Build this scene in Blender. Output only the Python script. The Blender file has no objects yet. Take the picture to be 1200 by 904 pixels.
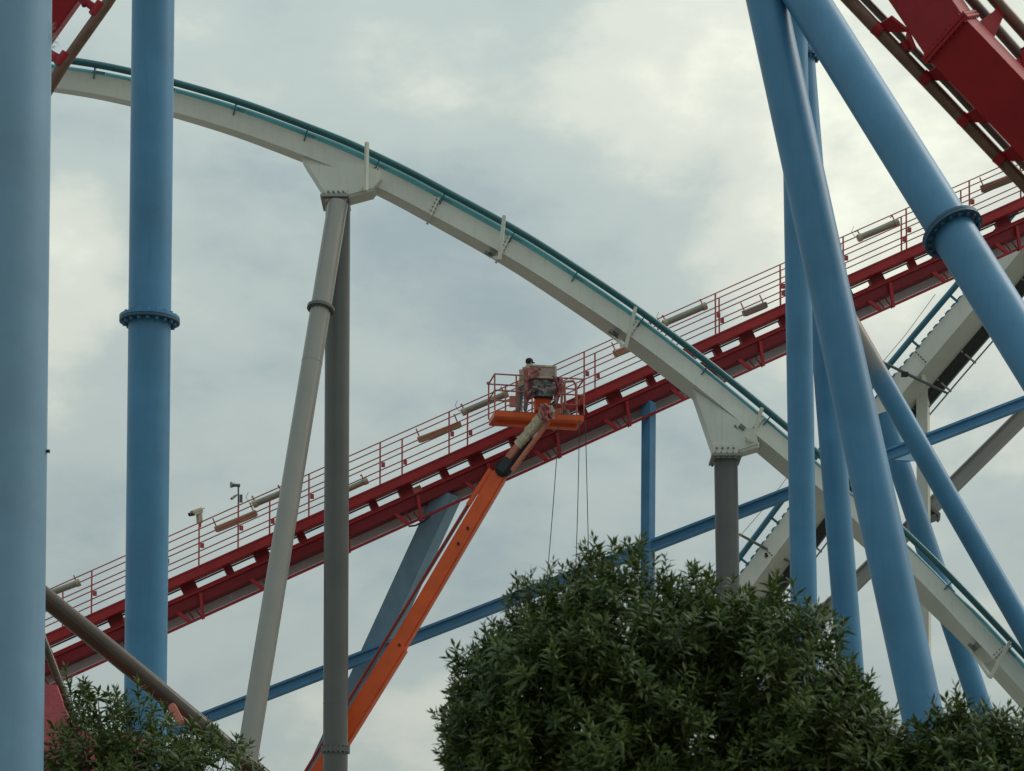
import bpy, bmesh, math, random
from math import radians, sin, cos, pi, sqrt
from mathutils import Vector, Matrix, noise as mnoise
random.seed(7)
scn = bpy.context.scene
col = scn.collection

# ------------------------------------------------------------------ camera
F = 2600.0            # focal length in photo pixels (photo 1200 wide)
PITCH = radians(3.0)
PPY = 1114.0          # row of the optical axis (rising-front shift lens)
CAM_H = 1.6
cd = bpy.data.cameras.new('camera')
cam = bpy.data.objects.new('camera', cd); col.objects.link(cam)
cd.sensor_width = 36.0; cd.sensor_fit = 'HORIZONTAL'
cd.lens = 36.0*F/1200.0
cd.shift_y = (PPY-452.0)/1200.0
cd.clip_start = 0.1; cd.clip_end = 20000
cam.location = (0, 0, CAM_H)
cam.rotation_euler = (pi/2+PITCH, 0, 0)
cd.dof.use_dof = True; cd.dof.focus_distance = 68.0; cd.dof.aperture_fstop = 4.5
scn.camera = cam

def P(px, py, D):
    """photo pixel + distance along the optical axis -> world point"""
    xc = (px-600.0)/F*D; yc = (PPY-py)/F*D
    return Vector((xc, D*cos(PITCH)-yc*sin(PITCH), CAM_H+D*sin(PITCH)+yc*cos(PITCH)))
def ppm(D): return F/D

scn.view_settings.view_transform = 'Standard'
scn.view_settings.look = 'None'
scn.view_settings.exposure = 0.16
scn.view_settings.gamma = 1.0
scn.view_settings.use_curve_mapping = False

# ------------------------------------------------------------------ sky + sun
SUN_AZ, SUN_EL = radians(70), radians(44)      # azimuth to the right of the view direction (+Y)
w = bpy.data.worlds.new('World'); scn.world = w; w.use_nodes = True
nt = w.node_tree; nt.nodes.clear()
def N(t, **kw):
    n = nt.nodes.new(t)
    for k, v in kw.items(): setattr(n, k, v)
    return n
def L(a, b): nt.links.new(a, b)
def wmath(op, a, b=None, c=None):
    n = N('ShaderNodeMath', operation=op)
    for i, v in enumerate((a, b, c)):
        if v is None: continue
        if isinstance(v, (int, float)): n.inputs[i].default_value = v
        else: L(v, n.inputs[i])
    return n.outputs[0]
out = N('ShaderNodeOutputWorld')
sky = N('ShaderNodeTexSky', sky_type='NISHITA')
sky.sun_disc = False; sky.sun_elevation = SUN_EL; sky.sun_rotation = SUN_AZ
sky.air_density = 1.0; sky.dust_density = 2.0
bg1 = N('ShaderNodeBackground'); bg1.inputs[1].default_value = 0.08
L(sky.outputs[0], bg1.inputs[0])
tc = N('ShaderNodeTexCoord')
mp = N('ShaderNodeMapping'); mp.inputs['Scale'].default_value = (1, 1, 1.9); mp.inputs['Location'].default_value = (0.37, 0.11, 0.2)
L(tc.outputs['Generated'], mp.inputs[0])
n1 = N('ShaderNodeTexNoise'); n1.inputs['Scale'].default_value = 4.6; n1.inputs['Detail'].default_value = 7; n1.inputs['Roughness'].default_value = 0.5
n1.inputs['Distortion'].default_value = 0.25
L(mp.outputs[0], n1.inputs['Vector'])
n2 = N('ShaderNodeTexNoise'); n2.inputs['Scale'].default_value = 15; n2.inputs['Detail'].default_value = 8; n2.inputs['Roughness'].default_value = 0.6
L(mp.outputs[0], n2.inputs['Vector'])
def lobe(px, py, rad, amp):
    d = (P(px, py, 100)-Vector((0, 0, CAM_H))).normalized()
    dp = N('ShaderNodeVectorMath', operation='DOT_PRODUCT'); L(tc.outputs['Generated'], dp.inputs[0]); dp.inputs[1].default_value = d
    mr = N('ShaderNodeMapRange', interpolation_type='SMOOTHERSTEP'); L(dp.outputs['Value'], mr.inputs[0])
    mr.inputs[1].default_value = cos(rad/F); mr.inputs[2].default_value = 1.0; mr.inputs[3].default_value = 0; mr.inputs[4].default_value = amp
    return mr.outputs[0]
v = wmath('MULTIPLY_ADD', n1.outputs['Fac'], 1.18, -0.195)
v = wmath('MULTIPLY_ADD', wmath('SUBTRACT', n2.outputs['Fac'], 0.5), 0.52, v)
for a in ((1150, 130, 520, 0.30), (100, 330, 190, 0.09), (92, 262, 75, 0.13), (80, 378, 70, 0.09), (1010, 250, 200, 0.12), (320, -20, 330, 0.12), (1130, 660, 260, 0.10),
          (490, 470, 260, -0.09), (700, 560, 200, -0.06), (120, 520, 200, -0.07), (250, 430, 150, -0.04), (430, 860, 220, 0.12), (230, 690, 140, 0.08), (640, 60, 240, 0.07)):
    v = wmath('ADD', v, lobe(*a))
sdp = N('ShaderNodeVectorMath', operation='DOT_PRODUCT'); L(tc.outputs['Generated'], sdp.inputs[0]); sdp.inputs[1].default_value = (sin(SUN_AZ), cos(SUN_AZ), 0)
v = wmath('MULTIPLY_ADD', wmath('SUBTRACT', sdp.outputs['Value'], 0.30), 0.20, v)     # overcast brighter towards the veiled sun
ramp = N('ShaderNodeValToRGB'); L(v, ramp.inputs[0])
cr = ramp.color_ramp; cr.interpolation = 'EASE'
cr.elements[0].position = 0.12; cr.elements[0].color = (0.288, 0.358, 0.372, 1)
cr.elements[1].position = 0.95; cr.elements[1].color = (0.86, 0.88, 0.73, 1)
e = cr.elements.new(0.45); e.color = (0.415, 0.48, 0.455, 1)
e = cr.elements.new(0.66); e.color = (0.585, 0.615, 0.545, 1)
# overcast luminance rises towards the zenith
sx = N('ShaderNodeSeparateXYZ'); L(tc.outputs['Generated'], sx.inputs[0])
elev = wmath('MULTIPLY_ADD', wmath('MAXIMUM', sx.outputs[2], 0.0), 1.1, 0.74)
bg2 = N('ShaderNodeBackground'); L(ramp.outputs[0], bg2.inputs[0]); L(elev, bg2.inputs[1])
mx = N('ShaderNodeMixShader'); mx.inputs[0].default_value = 0.92
L(bg1.outputs[0], mx.inputs[1]); L(bg2.outputs[0], mx.inputs[2]); L(mx.outputs[0], out.inputs[0])

sl = bpy.data.lights.new('sun', 'SUN'); sl.energy = 1.0; sl.angle = radians(32); sl.color = (1.0, 0.95, 0.86)
so = bpy.data.objects.new('sun', sl); col.objects.link(so)
sd = Vector((sin(SUN_AZ)*cos(SUN_EL), cos(SUN_AZ)*cos(SUN_EL), sin(SUN_EL)))
so.rotation_euler = (-sd).to_track_quat('-Z', 'Y').to_euler(); so.location = (30, -10, 60)

# ------------------------------------------------------------------ materials
def mat(name, c, rough=0.45, var=0.12, scale=1.5, streak=0.0, streak_c=None, bump=0.0, spec=0.5, metal=0.0, spots=0.0, spot_c=(0.03, 0.03, 0.03), trans=0.0):
    m = bpy.data.materials.new(name); m.use_nodes = True
    t = m.node_tree; b = t.nodes['Principled BSDF']
    tcn = t.nodes.new('ShaderNodeTexCoord')
    n = t.nodes.new('ShaderNodeTexNoise'); n.inputs['Scale'].default_value = scale; n.inputs['Detail'].default_value = 5; n.inputs['Roughness'].default_value = 0.6
    t.links.new(tcn.outputs['Object'], n.inputs['Vector'])
    mixn = t.nodes.new('ShaderNodeMix'); mixn.data_type = 'RGBA'
    lo = tuple(max(0, x*(1-var)) for x in c)+(1,); hi = tuple(min(1, x*(1+var)) for x in c)+(1,)
    mixn.inputs[6].default_value = lo; mixn.inputs[7].default_value = hi
    mr = t.nodes.new('ShaderNodeMapRange'); mr.inputs[1].default_value = .3; mr.inputs[2].default_value = .7
    t.links.new(n.outputs['Fac'], mr.inputs[0]); t.links.new(mr.outputs[0], mixn.inputs[0])
    cur = mixn.outputs[2]
    if streak > 0:
        mpn = t.nodes.new('ShaderNodeMapping'); mpn.inputs['Scale'].default_value = (4, 4, .28)
        t.links.new(tcn.outputs['Object'], mpn.inputs[0])
        s = t.nodes.new('ShaderNodeTexNoise'); s.inputs['Scale'].default_value = 2.2; s.inputs['Detail'].default_value = 6; s.inputs['Roughness'].default_value = .65
        t.links.new(mpn.outputs[0], s.inputs['Vector'])
        r2 = t.nodes.new('ShaderNodeMapRange'); r2.inputs[1].default_value = .52; r2.inputs[2].default_value = .78; r2.inputs[4].default_value = streak
        t.links.new(s.outputs['Fac'], r2.inputs[0])
        m2 = t.nodes.new('ShaderNodeMix'); m2.data_type = 'RGBA'; m2.inputs[7].default_value = tuple(streak_c or (c[0]*.5, c[1]*.5, c[2]*.5))+(1,)
        t.links.new(r2.outputs[0], m2.inputs[0]); t.links.new(cur, m2.inputs[6]); cur = m2.outputs[2]
    if spots > 0:
        s = t.nodes.new('ShaderNodeTexNoise'); s.inputs['Scale'].default_value = 3.1; s.inputs['Detail'].default_value = 8; s.inputs['Roughness'].default_value = .7
        t.links.new(tcn.outputs['Object'], s.inputs['Vector'])
        r2 = t.nodes.new('ShaderNodeMapRange'); r2.inputs[1].default_value = .70-.04*spots; r2.inputs[2].default_value = .74; r2.inputs[4].default_value = min(1, spots)*.8
        t.links.new(s.outputs['Fac'], r2.inputs[0])
        m2 = t.nodes.new('ShaderNodeMix'); m2.data_type = 'RGBA'; m2.inputs[7].default_value = tuple(spot_c)+(1,)
        t.links.new(r2.outputs[0], m2.inputs[0]); t.links.new(cur, m2.inputs[6]); cur = m2.outputs[2]
    t.links.new(cur, b.inputs['Base Color'])
    b.inputs['Roughness'].default_value = rough; b.inputs['Metallic'].default_value = metal
    b.inputs['Specular IOR Level'].default_value = spec
    if trans: b.inputs['Transmission Weight'].default_value = trans
    if bump:
        bn = t.nodes.new('ShaderNodeBump'); bn.inputs['Strength'].default_value = bump; bn.inputs['Distance'].default_value = .02
        nb = t.nodes.new('ShaderNodeTexNoise'); nb.inputs['Scale'].default_value = scale*6; nb.inputs['Detail'].default_value = 3
        t.links.new(tcn.outputs['Object'], nb.inputs['Vector']); t.links.new(nb.outputs['Fac'], bn.inputs['Height']); t.links.new(bn.outputs[0], b.inputs['Normal'])
    return m
M = {}
M['blue'] = mat('blue_paint', (.066, .225, .39), .40, .14, .7, .5, (.05, .155, .27), .04, spots=.8, spot_c=(.05, .08, .1))
M['blue_shaded'] = mat('blue_flange_shaded', (.028, .085, .15), .5, .15, 3, .2)  # flange blue darkened: gasket and bolt tone plus shade painted into the colour
M['blue_faded'] = mat('faded_blue_paint', (.175, .315, .44), .5, .12, .9, .5, (.15, .28, .40), .05, spots=.7, spot_c=(.10, .14, .17))
M['blue_beam'] = mat('blue_beam_paint', (.075, .245, .43), .5, .12, 1.2, .25, (.05, .13, .24), .03)
M['blue_grey'] = mat('weathered_blue_grey', (.19, .32, .42), .55, .14, 1.0, .4, (.11, .20, .29), .04)
M['white'] = mat('white_track_paint', (.72, .71, .63), .45, .08, .7, .35, (.44, .42, .35), .02)
M['white_box'] = mat('offwhite_paint', (.66, .64, .55), .5, .08, .9, .3, (.40, .38, .31), .02)
M['teal_mid'] = mat('mid_teal_paint', (.055, .22, .25), .36, .12, 1.4, .15)
M['teal'] = mat('teal_paint', (.028, .135, .15), .34, .12, 1.4, .15)
M['teal_light'] = mat('light_teal_paint', (.13, .36, .38), .42, .1, 2)
M['teal_blue'] = mat('blue_teal_paint', (.05, .19, .27), .36, .1, 1.4)
M['grey_light'] = mat('light_grey_paint', (.29, .275, .245), .34, .06, .8, .3, (.25, .24, .21), .02, spots=.4, metal=.35)
M['grey_dark'] = mat('dark_grey_paint', (.135, .132, .124), .42, .08, .8, .3, (.11, .11, .105), .02)
M['grey_mid'] = mat('mid_grey_steel', (.15, .15, .14), .45, .1, 2)
M['red'] = mat('red_paint', (.36, .021, .028), .45, .15, 1.2, .3, (.18, .016, .022), .03, spec=.28)
M['red_worn'] = mat('sun_faded_red_paint', (.38, .024, .028), .5, .18, 1.6, .4, (.26, .06, .045), .03, spec=.28)
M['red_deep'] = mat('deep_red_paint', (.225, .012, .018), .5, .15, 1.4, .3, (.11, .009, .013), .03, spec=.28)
M['red_rail'] = mat('red_railing_paint', (.43, .062, .058), .5, .2, 3)
M['red_spine'] = mat('bright_red_spine_paint', (.33, .014, .019), .5, .14, 1.3, .25, (.17, .010, .013), .03, spec=.28)
M['rust_rail'] = mat('worn_brown_rail', (.17, .095, .065), .42, .35, 4, .5, (.30, .06, .05), .06, metal=.25)
M['rust_rail_dark'] = mat('dark_worn_rail', (.13, .10, .085), .4, .3, 4, .3, (.2, .06, .05), .05, metal=.3)
M['salmon'] = mat('salmon_surface', (.55, .19, .15), .6, .15, 3)
M['panel'] = mat('grey_panel', (.50, .45, .45), .7, .10, 2, .3, (.5, .38, .38))
M['orange'] = mat('orange_paint', (.80, .105, .010), .42, .12, 1.5, .3, (.4, .07, .02), .02, spots=.9, spot_c=(.2, .05, .02))
M['orange_pale'] = mat('paint_dusted_orange', (.60, .20, .13), .6, .2, 5)
M['pink_rail'] = mat('overspray_pink_rail', (.48, .15, .12), .6, .25, 6)
M['black'] = mat('black_rubber', (.02, .02, .022), .55, .2, 5)
M['hose'] = mat('dark_red_hose', (.30, .035, .03), .45, .2, 4)
M['cream'] = mat('cream_plastic', (.42, .38, .28), .5, .12, 4)
M['cream_wrap'] = mat('paint_spattered_wrap', (.56, .46, .33), .7, .3, 9, .5, (.40, .16, .11), .3)
M['board'] = mat('tan_board', (.52, .42, .28), .7, .2, 5)
M['board_face'] = mat('dusty_pink_board', (.42, .30, .26), .7, .3, 6, .5, (.30, .12, .10))
M['tan_box'] = mat('tan_fixture', (.42, .28, .17), .6, .2, 5)
M['brown_box'] = mat('brown_fixture', (.20, .14, .09), .6, .2, 5)
M['tube_lamp'] = mat('aged_tube_lamp', (.28, .275, .21), .4, .15, 5)
M['sheet'] = mat('grey_plastic_sheet', (.22, .19, .185), .25, .5, 9, .8, (.55, .47, .44), .4, spec=.8)
M['sheet_red'] = mat('red_stained_sheet', (.40, .13, .12), .5, .4, 8, 0, None, .3)
M['rope'] = mat('rope_grey', (.06, .06, .06), .8)
M['cable'] = mat('cable_grey', (.54, .53, .46), .6)
M['dark_mesh'] = mat('dark_walkway_mesh', (.035, .037, .036), .7, .3, 6)
M['rod'] = mat('dull_steel_rod', (.25, .25, .24), .4, .1, 3, metal=.4)
M['pipe'] = mat('brown_grey_pipe', (.060, .035, .020), .19, .3, 2, .4, (.03, .02, .015), .02, spec=.5)
M['pink_wall'] = mat('pink_plaster', (.45, .09, .10), .8, .25, 3, .3, (.38, .07, .08), .5)
M['bark'] = mat('bark', (.055, .042, .03), .85, .3, 8, 0, None, .5)
M['jacket'] = mat('tan_jacket', (.35, .27, .19), .85, .2, 12)
M['cap'] = mat('black_cap', (.018, .018, .022), .8)
M['trouser'] = mat('grey_trousers', (.22, .21, .20), .85, .2, 12)
M['skin'] = mat('skin', (.45, .27, .19), .6)
M['wisp'] = mat('dry_wisp', (.42, .40, .34), .9)
M['ground'] = mat('ground_paving', (.17, .165, .14), .9, .25, .15, 0, None, .1)

def leafmat(name, c1, c2):
    m = bpy.data.materials.new(name); m.use_nodes = True
    t = m.node_tree; b = t.nodes['Principled BSDF']
    geo = t.nodes.new('ShaderNodeNewGeometry')
    rp = t.nodes.new('ShaderNodeValToRGB'); t.links.new(geo.outputs['Random Per Island'], rp.inputs[0])
    rp.color_ramp.elements[0].color = c1+(1,); rp.color_ramp.elements[1].color = (c2[0]*1.5, c2[1]*1.35, c2[2]*1.3, 1); e_ = rp.color_ramp.elements.new(.78); e_.color = c2+(1,)
    tcn = t.nodes.new('ShaderNodeTexCoord'); n = t.nodes.new('ShaderNodeTexNoise'); n.inputs['Scale'].default_value = 1.7; n.inputs['Detail'].default_value = 3
    t.links.new(geo.outputs['Position'], n.inputs['Vector'])
    r2 = t.nodes.new('ShaderNodeMapRange'); r2.inputs[1].default_value = .42; r2.inputs[2].default_value = .68; r2.inputs[4].default_value = .32; t.links.new(n.outputs['Fac'], r2.inputs[0])
    mm = t.nodes.new('ShaderNodeMix'); mm.data_type = 'RGBA'; mm.inputs[7].default_value = (.135, .150, .030, 1)     # yellower young growth in patches
    t.links.new(r2.outputs[0], mm.inputs[0]); t.links.new(rp.outputs[0], mm.inputs[6]); t.links.new(mm.outputs[2], b.inputs['Base Color'])
    b.inputs['Roughness'].default_value = .46; b.inputs['Specular IOR Level'].default_value = .35
    tr = t.nodes.new('ShaderNodeBsdfTranslucent'); tr.inputs[0].default_value = (c2[0]*1.3, c2[1]*1.4, c2[2]*.7, 1)
    ad = t.nodes.new('ShaderNodeMixShader'); ad.inputs[0].default_value = .16
    t.links.new(b.outputs[0], ad.inputs[1]); t.links.new(tr.outputs[0], ad.inputs[2])
    t.links.new(ad.outputs[0], t.nodes['Material Output'].inputs[0])
    return m
M['leaf'] = leafmat('dark_glossy_leaf', (.015, .036, .009), (.075, .112, .026))

# rust-stained blue for the thin slanting column (stain sits near its top, object space)
def rust_top(m, z0, z1):
    t = m.node_tree; b = t.nodes['Principled BSDF']; src = b.inputs['Base Color'].links[0].from_socket
    tcn = t.nodes.new('ShaderNodeTexCoord'); s = t.nodes.new('ShaderNodeSeparateXYZ'); t.links.new(tcn.outputs['Object'], s.inputs[0])
    n = t.nodes.new('ShaderNodeTexNoise'); n.inputs['Scale'].default_value = 1.1; n.inputs['Detail'].default_value = 5; t.links.new(tcn.outputs['Object'], n.inputs['Vector'])
    ad = t.nodes.new('ShaderNodeMath'); ad.operation = 'MULTIPLY_ADD'; t.links.new(n.outputs['Fac'], ad.inputs[0]); ad.inputs[1].default_value = 2.2; t.links.new(s.outputs[2], ad.inputs[2])
    r = t.nodes.new('ShaderNodeMapRange'); r.interpolation_type = 'SMOOTHSTEP'; t.links.new(ad.outputs[0], r.inputs[0]); r.inputs[1].default_value = z0; r.inputs[2].default_value = z1; r.inputs[4].default_value = .85
    mm = t.nodes.new('ShaderNodeMix'); mm.data_type = 'RGBA'; t.links.new(r.outputs[0], mm.inputs[0]); t.links.new(src, mm.inputs[6]); mm.inputs[7].default_value = (.40, .25, .12, 1)
    t.links.new(mm.outputs[2], b.inputs['Base Color'])

# ------------------------------------------------------------------ helpers
ORG = {}
WM = {}
def orth(t, roll=0.0):
    """t along; s = horizontal, away from the viewer; u = upwards"""
    t = t.normalized()
    s = t.cross(Vector((0, 0, 1)))
    if s.length < 1e-3: s = Vector((0, 1, 0)) - t*t.y
    s.normalize()
    if abs(s.y) < 0.08:
        if s.x < 0: s = -s
    elif s.y < 0: s = -s
    u = s.cross(t)
    if u.z < 0 or (abs(u.z) < 1e-6 and u.x < 0): u = -u
    if roll:
        s, u = s*cos(roll)+u*sin(roll), u*cos(roll)-s*sin(roll)
    return t, s, u

class MB:
    def __init__(self): self.v = []; self.f = []
    def add(self, vs, fs):
        o = len(self.v); self.v += [Vector(x) for x in vs]; self.f += [tuple(i+o for i in q) for q in fs]; return self
    def box(self, c, ax, ay, az):            # half-axis vectors
        c = Vector(c); ax, ay, az = Vector(ax), Vector(ay), Vector(az)
        if ax.cross(ay).dot(az) < 0: ax = -ax
        vs = [c+ax*i+ay*j+az*k for i in (-1, 1) for j in (-1, 1) for k in (-1, 1)]
        return self.add(vs, [(0, 1, 3, 2), (4, 6, 7, 5), (0, 4, 5, 1), (2, 3, 7, 6), (0, 2, 6, 4), (1, 5, 7, 3)])
    def bar(self, a, b, w, h, roll=0.0):     # w along s (depth), h along u
        a, b = Vector(a), Vector(b); t, s, u = orth(b-a, roll)
        return self.box((a+b)/2, (b-a)/2, s*w/2, u*h/2)
    def tube(self, pts, r, n=12, cap=True):
        pts = [Vector(p) for p in pts]; rs = r if isinstance(r, (list, tuple)) else [r]*len(pts)
        t0 = (pts[1]-pts[0]).normalized(); x = t0.orthogonal().normalized(); base = len(self.v); prev = t0
        for i, p in enumerate(pts):
            t = (pts[min(i+1, len(pts)-1)]-pts[max(i-1, 0)]).normalized()
            x = prev.rotation_difference(t) @ x; x = (x-t*x.dot(t)).normalized(); y = t.cross(x); prev = t
            for k in range(n):
                a = 2*pi*k/n; self.v.append(p+(x*cos(a)+y*sin(a))*rs[i])
        for i in range(len(pts)-1):
            for k in range(n):
                a = base+i*n+k; b_ = base+i*n+(k+1) % n
                self.f.append((a, b_, b_+n, a+n))
        if cap:
            self.f.append(tuple(base+k for k in reversed(range(n)))); e0 = base+(len(pts)-1)*n; self.f.append(tuple(e0+k for k in range(n)))
        return self
    def prism(self, poly, d):                # polygon (world pts) extruded by vector d
        n = len(poly); poly = [Vector(p) for p in poly]; d = Vector(d)
        nor = Vector((0, 0, 0))
        for i in range(n): nor += poly[i].cross(poly[(i+1) % n])
        if nor.dot(d) > 0: poly = poly[::-1]
        vs = poly+[p+d for p in poly]
        fs = [tuple(range(n)), tuple(range(2*n-1, n-1, -1))]+[(i, i+n, (i+1) % n+n, (i+1) % n) for i in range(n)]
        return self.add(vs, fs)
    def sweep(self, rings):                  # list of equal-length vertex rings
        n = len(rings[0]); b = len(self.v)
        for r in rings: self.v += [Vector(p) for p in r]
        for i in range(len(rings)-1):
            for k in range(n):
                a = b+i*n+k; c = b+i*n+(k+1) % n
                self.f.append((a, c, c+n, a+n))
        self.f.append(tuple(b+k for k in reversed(range(n)))); e0 = b+(len(rings)-1)*n; self.f.append(tuple(e0+k for k in range(n)))
        return self
    def mesh(self, name, material, org=Vector((0, 0, 0)), smooth=True, bev=0.0):
        me = bpy.data.meshes.new(name)
        me.from_pydata([v-org for v in self.v], [], self.f); me.materials.append(material)
        bm = bmesh.new(); bm.from_mesh(me); bmesh.ops.recalc_face_normals(bm, faces=bm.faces)
        if bev:
            es = [e for e in bm.edges if len(e.link_faces) == 2 and e.calc_face_angle(0) > .6]
            bmesh.ops.bevel(bm, geom=es, offset=bev, segments=2, affect='EDGES', clamp_overlap=True)
        bm.to_mesh(me); bm.free()
        if smooth:
            me.shade_smooth(); me.set_sharp_from_angle(angle=radians(20 if bev else 38))
        return me
    def build(self, name, material, parent=None, smooth=True, bev=0.0, kind=None):
        org = ORG.get(parent, Vector((0, 0, 0)))
        if parent in WM: org = Vector((0, 0, 0))
        if parent is None:
            org = sum(self.v, Vector())/len(self.v); org.z = min(v.z for v in self.v)
        o = bpy.data.objects.new(name, self.mesh(name, material, org, smooth, bev)); col.objects.link(o)
        if parent is None: o.location = org
        else:
            o.parent = parent
            if parent in WM: o.matrix_parent_inverse = WM[parent].inverted()
        ORG[o] = org
        if kind: o['kind'] = kind
        return o

def tag(o, label, cat, group=None):
    o['label'] = label; o['category'] = cat
    if group: o['group'] = group
    return o
def thing(name, loc, label, cat, group=None):
    o = bpy.data.objects.new(name, None); col.objects.link(o); o.location = loc; o.empty_display_size = .3
    ORG[o] = Vector(loc); return tag(o, label, cat, group)
def inst(name, me, parent, mtx):
    """part sharing mesh data; mtx in world space"""
    o = bpy.data.objects.new(name, me); col.objects.link(o); o.parent = parent
    pw = WM[parent] if parent in WM else Matrix.Translation(ORG.get(parent, Vector((0, 0, 0))))
    o.matrix_parent_inverse = pw.inverted(); o.matrix_basis = mtx
    WM[o] = mtx
    return o
def frame_m(loc, x, y, z):
    return Matrix(((x[0], y[0], z[0], loc[0]), (x[1], y[1], z[1], loc[1]), (x[2], y[2], z[2], loc[2]), (0, 0, 0, 1)))
def to_ground(a, b, z=0.0):
    """extend segment a->b down to height z"""
    a, b = Vector(a), Vector(b); k = (z-a.z)/(b.z-a.z); return a+(b-a)*k

# ------------------------------------------------------------------ ground
g = MB(); S = 3000
g.add([(-S, -S, 0), (S, -S, 0), (S, S, 0), (-S, S, 0)], [(0, 1, 2, 3)])
go = g.build('ground', M['ground'], smooth=False); go['kind'] = 'structure'
go.location = (0, 0, 0)

# ------------------------------------------------------------------ blue tubular supports
GB = 'blue tubular coaster supports'
def flange(parent, c, t, r, mb, mg, thick=.07, ext=1.42, nb=20, both=True, bolt=.035):
    t = t.normalized(); f_ = MB()
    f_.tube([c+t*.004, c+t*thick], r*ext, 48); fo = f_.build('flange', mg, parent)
    f_ = MB(); f_.tube([c-t*thick, c-t*.004], r*ext, 48); f_.build('flange', mb, parent)  # lower ring: blue columns pass the darker colour with painted-in shade
    b_ = MB(); x = t.orthogonal().normalized(); y = t.cross(x)
    for k in range(nb):
        a = 2*pi*(k+.5)/nb; q = c+(x*cos(a)+y*sin(a))*r*(1+ext)/2
        b_.tube([q-t*(thick+bolt*1.3), q+t*(thick+bolt*1.3)], bolt, 6)
    b_.build('bolt_ring', mg, fo, kind='stuff')
    return fo
def column(name, top, bot, D, wpx, label, m='blue', fl=None, ground=True, D2=None, group=GB, flm='blue_shaded', seams=(), cap=False, ext=1.42, cat='support column'):
    """top/bot = photo px of the axis, wpx = width in px perpendicular to it"""
    a = P(top[0], top[1], D); b = P(bot[0], bot[1], D2 or D)
    if ground: b = to_ground(a, b)
    r = wpx/2/ppm((D+(D2 or D))/2)
    root = thing(name, b, label, cat, group)
    body = MB(); body.tube([a, b], r, 96).build('tube', M[m], root)
    t = (a-b).normalized()
    def at(y):
        k = (y-top[1])/(bot[1]-top[1]); return P(top[0]+(bot[0]-top[0])*k, y, 1/(1/D+(1/(D2 or D)-1/D)*k))
    for y in (fl or ()): flange(root, at(y), t, r, M['grey_mid'] if 'grey' in m else M['blue_shaded'], M[flm], ext=ext, thick=.06 if r > .35 else .045, bolt=.042 if r > .35 else .026, nb=18)
    for y in seams:
        c = at(y); MB().tube([c-t*.012, c+t*.012], r+.006, 48).build('weld_seam', M[m], root)
    if cap: MB().tube([a-t*.02, a+t*.25], r*1.15, 32).build('end_cap', M[m], root)
    if ground:
        MB().tube([Vector((b.x, b.y, 0.0)), Vector((b.x, b.y, .35))], r*1.6, 32).build('footing', M['grey_mid'], root)
    return root, a, b, r
ra, a0, b0, r0 = column('support_column', (12, -90), (1, 904), 27, 98, 'wide faded pale blue column along the left edge, cut off by the frame', 'blue_faded', cap=True)
# small bolt and a wisp of dry fibre caught on the left column
bp = P(54, 529, 27); MB().tube([bp-Vector((.05, 0, 0)), bp+Vector((.045, 0, 0))], .022, 8).build('bolt', M['black'], ra)
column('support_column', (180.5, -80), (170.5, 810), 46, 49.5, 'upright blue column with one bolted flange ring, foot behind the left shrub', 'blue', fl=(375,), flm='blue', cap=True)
column('support_column', (874, -110), (1079.5, 832), 48.3, 47.5, 'thick leaning blue column, no flange in view, foot between the two right shrubs', 'blue', cap=True, D2=46)
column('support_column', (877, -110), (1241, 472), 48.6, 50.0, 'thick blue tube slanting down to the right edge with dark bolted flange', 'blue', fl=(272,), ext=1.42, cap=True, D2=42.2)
column('support_column', (929, -60), (942, 710), 60, 31, 'slim upright blue column left of the thick leaning one', 'blue', cap=True)
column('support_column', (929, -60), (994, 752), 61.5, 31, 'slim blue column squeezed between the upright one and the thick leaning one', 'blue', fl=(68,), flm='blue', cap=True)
column('support_column', (1034, 486), (1146, 820), 79.5, 26, 'blue leaning column passing behind the white descending track', 'blue')
r6, a6, b6, _ = column('support_column', (986, 364), (1196, 731), 70, 25, 'thin blue slanting tube with a tan rust stained top', 'blue')
mr6 = M['blue'].copy(); mr6.name = 'rust_stained_blue_paint'
zt = P(1020, 420, 70).z; rust_top(mr6, zt-.6, zt+2.6)
[c for c in r6.children if c.name.startswith('tube')][0].data.materials[0] = mr6

# wisp on the left column
wv = MB()
for k in range(26):
    s0 = P(61, 28+random.uniform(0, 34), 27); q = s0+Vector((random.uniform(.01, .085), random.uniform(-.05, .05), random.uniform(-.06, .07)))
    wv.tube([s0, (s0+q)/2+Vector((0, 0, .015)), q], [.0035, .003, .0015], 3)
tag(wv.build('dry_wisp', M['wisp'], kind='stuff'), 'pale wispy tuft caught on the edge of the faded left column', 'tuft')

# ------------------------------------------------------------------ grey supports of the white track
GG = 'grey supports under the white track'
column('support_column', (396, 236), (393, 890), 68.1, 29, 'dark grey upright column under the white track, left of the orange boom', 'grey_dark', fl=(879,), flm='grey_mid', seams=(825,), D2=68.1, group=GG, ext=1.16)
column('support_column', (396, 239), (294, 862), 67.6, 24.5, 'light grey leaning column with a bolted flange ring below the white gusset', 'grey_light', fl=(362,), flm='grey_mid', seams=(425,), D2=63.5, group=GG, ext=1.34)
column('support_column', (850.5, 536), (853, 690), 70.0, 27.5, 'short dark grey column under the right gusset, its foot hidden by the large tree', 'grey_dark', D2=70.0, group=GG)

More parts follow.
